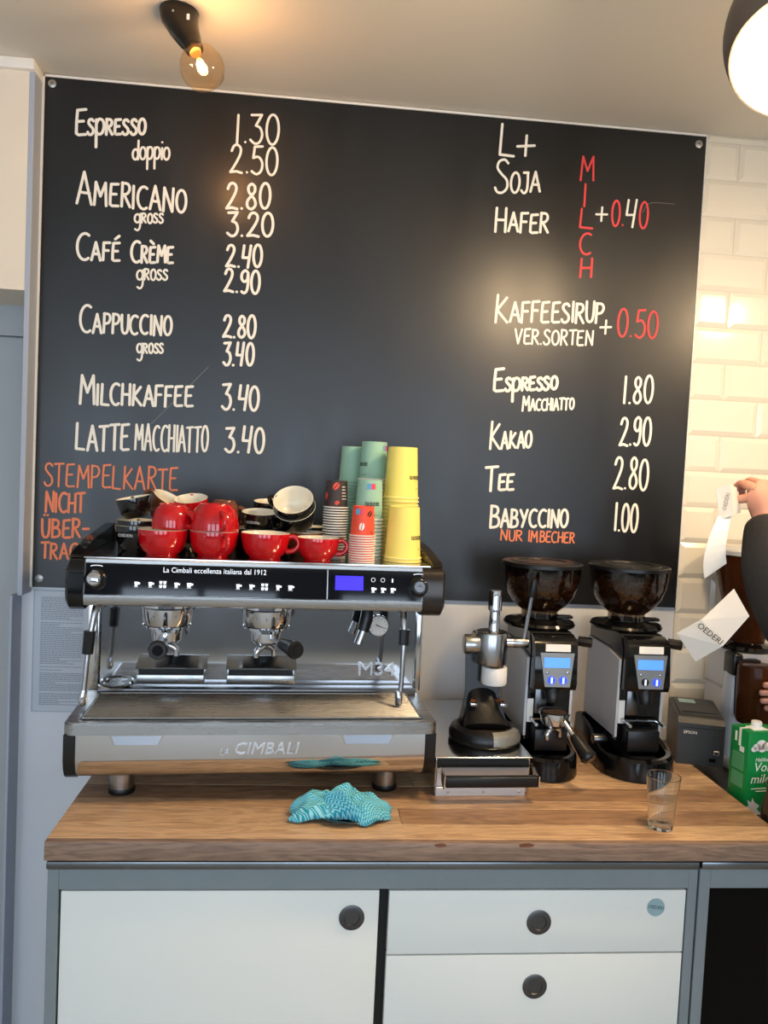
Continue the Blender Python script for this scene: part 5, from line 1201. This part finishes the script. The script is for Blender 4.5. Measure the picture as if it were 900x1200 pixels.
obj('mouth', G().box(1.360, 1.400, -.762, -.755, 1.600, 1.606, .002, 2), 'leather', person)

# ---- paper bags and slip in the raised hand
def sheet(name, quads, m_, label, cat, thick=.0008, sub=1):
    vs, fs, ix = [], [], {}
    for q in quads:
        f = []
        for p in q:
            if p not in ix: ix[p] = len(vs); vs.append(p)
            f.append(ix[p])
        fs.append(tuple(f))
    me = bpy.data.meshes.new(name); me.from_pydata(vs, [], fs); me.materials.append(MATS[m_])
    o = bpy.data.objects.new(name, me); col.objects.link(o); md = o.modifiers.new('thick', 'SOLIDIFY'); md.thickness = thick; md.offset = 0
    return tag(o, label, cat)
PB = [(.929, -.450, 1.600), (.958, -.462, 1.610), (.992, -.428, 1.603), (1.006, -.428, 1.545), (.972, -.458, 1.540), (.945, -.450, 1.528)]
b1 = sheet('paper_bag', [(PB[0], PB[1], PB[4], PB[5]), (PB[1], PB[2], PB[3], PB[4])], 'bag_paper', 'small folded paper bag held in the raised hand', 'paper bag', .003)
text('OEDERI', .012, 'bag_print', 'brand_print', b1, (.951, -.4635, 1.570), (PI / 2, math.radians(-80), math.radians(-18)))
strip = []
P = []
for i in range(9):
    t = i / 8
    xl = .940 - .046 * math.sin(t * PI * .62) + .020 * t * t; xr = .980 - .030 * math.sin(t * PI * .7) + .012 * t
    zl = 1.536 - .146 * t; zr = 1.553 - .126 * t; y = -.452 - .016 * math.sin(t * PI)
    P.append(((round(xl, 4), round(y, 4), round(zl, 4)), (round(xr, 4), round(y + .012 * (1 - t), 4), round(zr, 4))))
for i in range(8): strip.append((P[i][0], P[i][1], P[i + 1][1], P[i + 1][0]))
sheet('paper_slip', strip, 'carton_white', 'curling blank white paper strip hanging from the folded paper bag', 'paper')
BG = {'A': (0.8502, -0.47, 1.2641), 'P1': (0.894, -0.495, 1.3018), 'B': (0.9629, -0.5, 1.3748), 'C': (0.9909, -0.522, 1.3175), 'P2': (0.9393, -0.512, 1.2463), 'E': (0.897, -0.475, 1.2013)}
b2 = sheet('paper_bag', [(BG['A'], BG['P1'], BG['P2'], BG['E']), (BG['P1'], BG['B'], BG['C'], BG['P2'])], 'bag_paper', 'larger paper bag with dark brand print tucked against the sleeve', 'paper bag', .003)
text('OEDERI', .019, 'ink', 'brand_print', b2, (0.9086, -0.5100, 1.2724), (PI / 2, math.radians(36), math.radians(-20)))
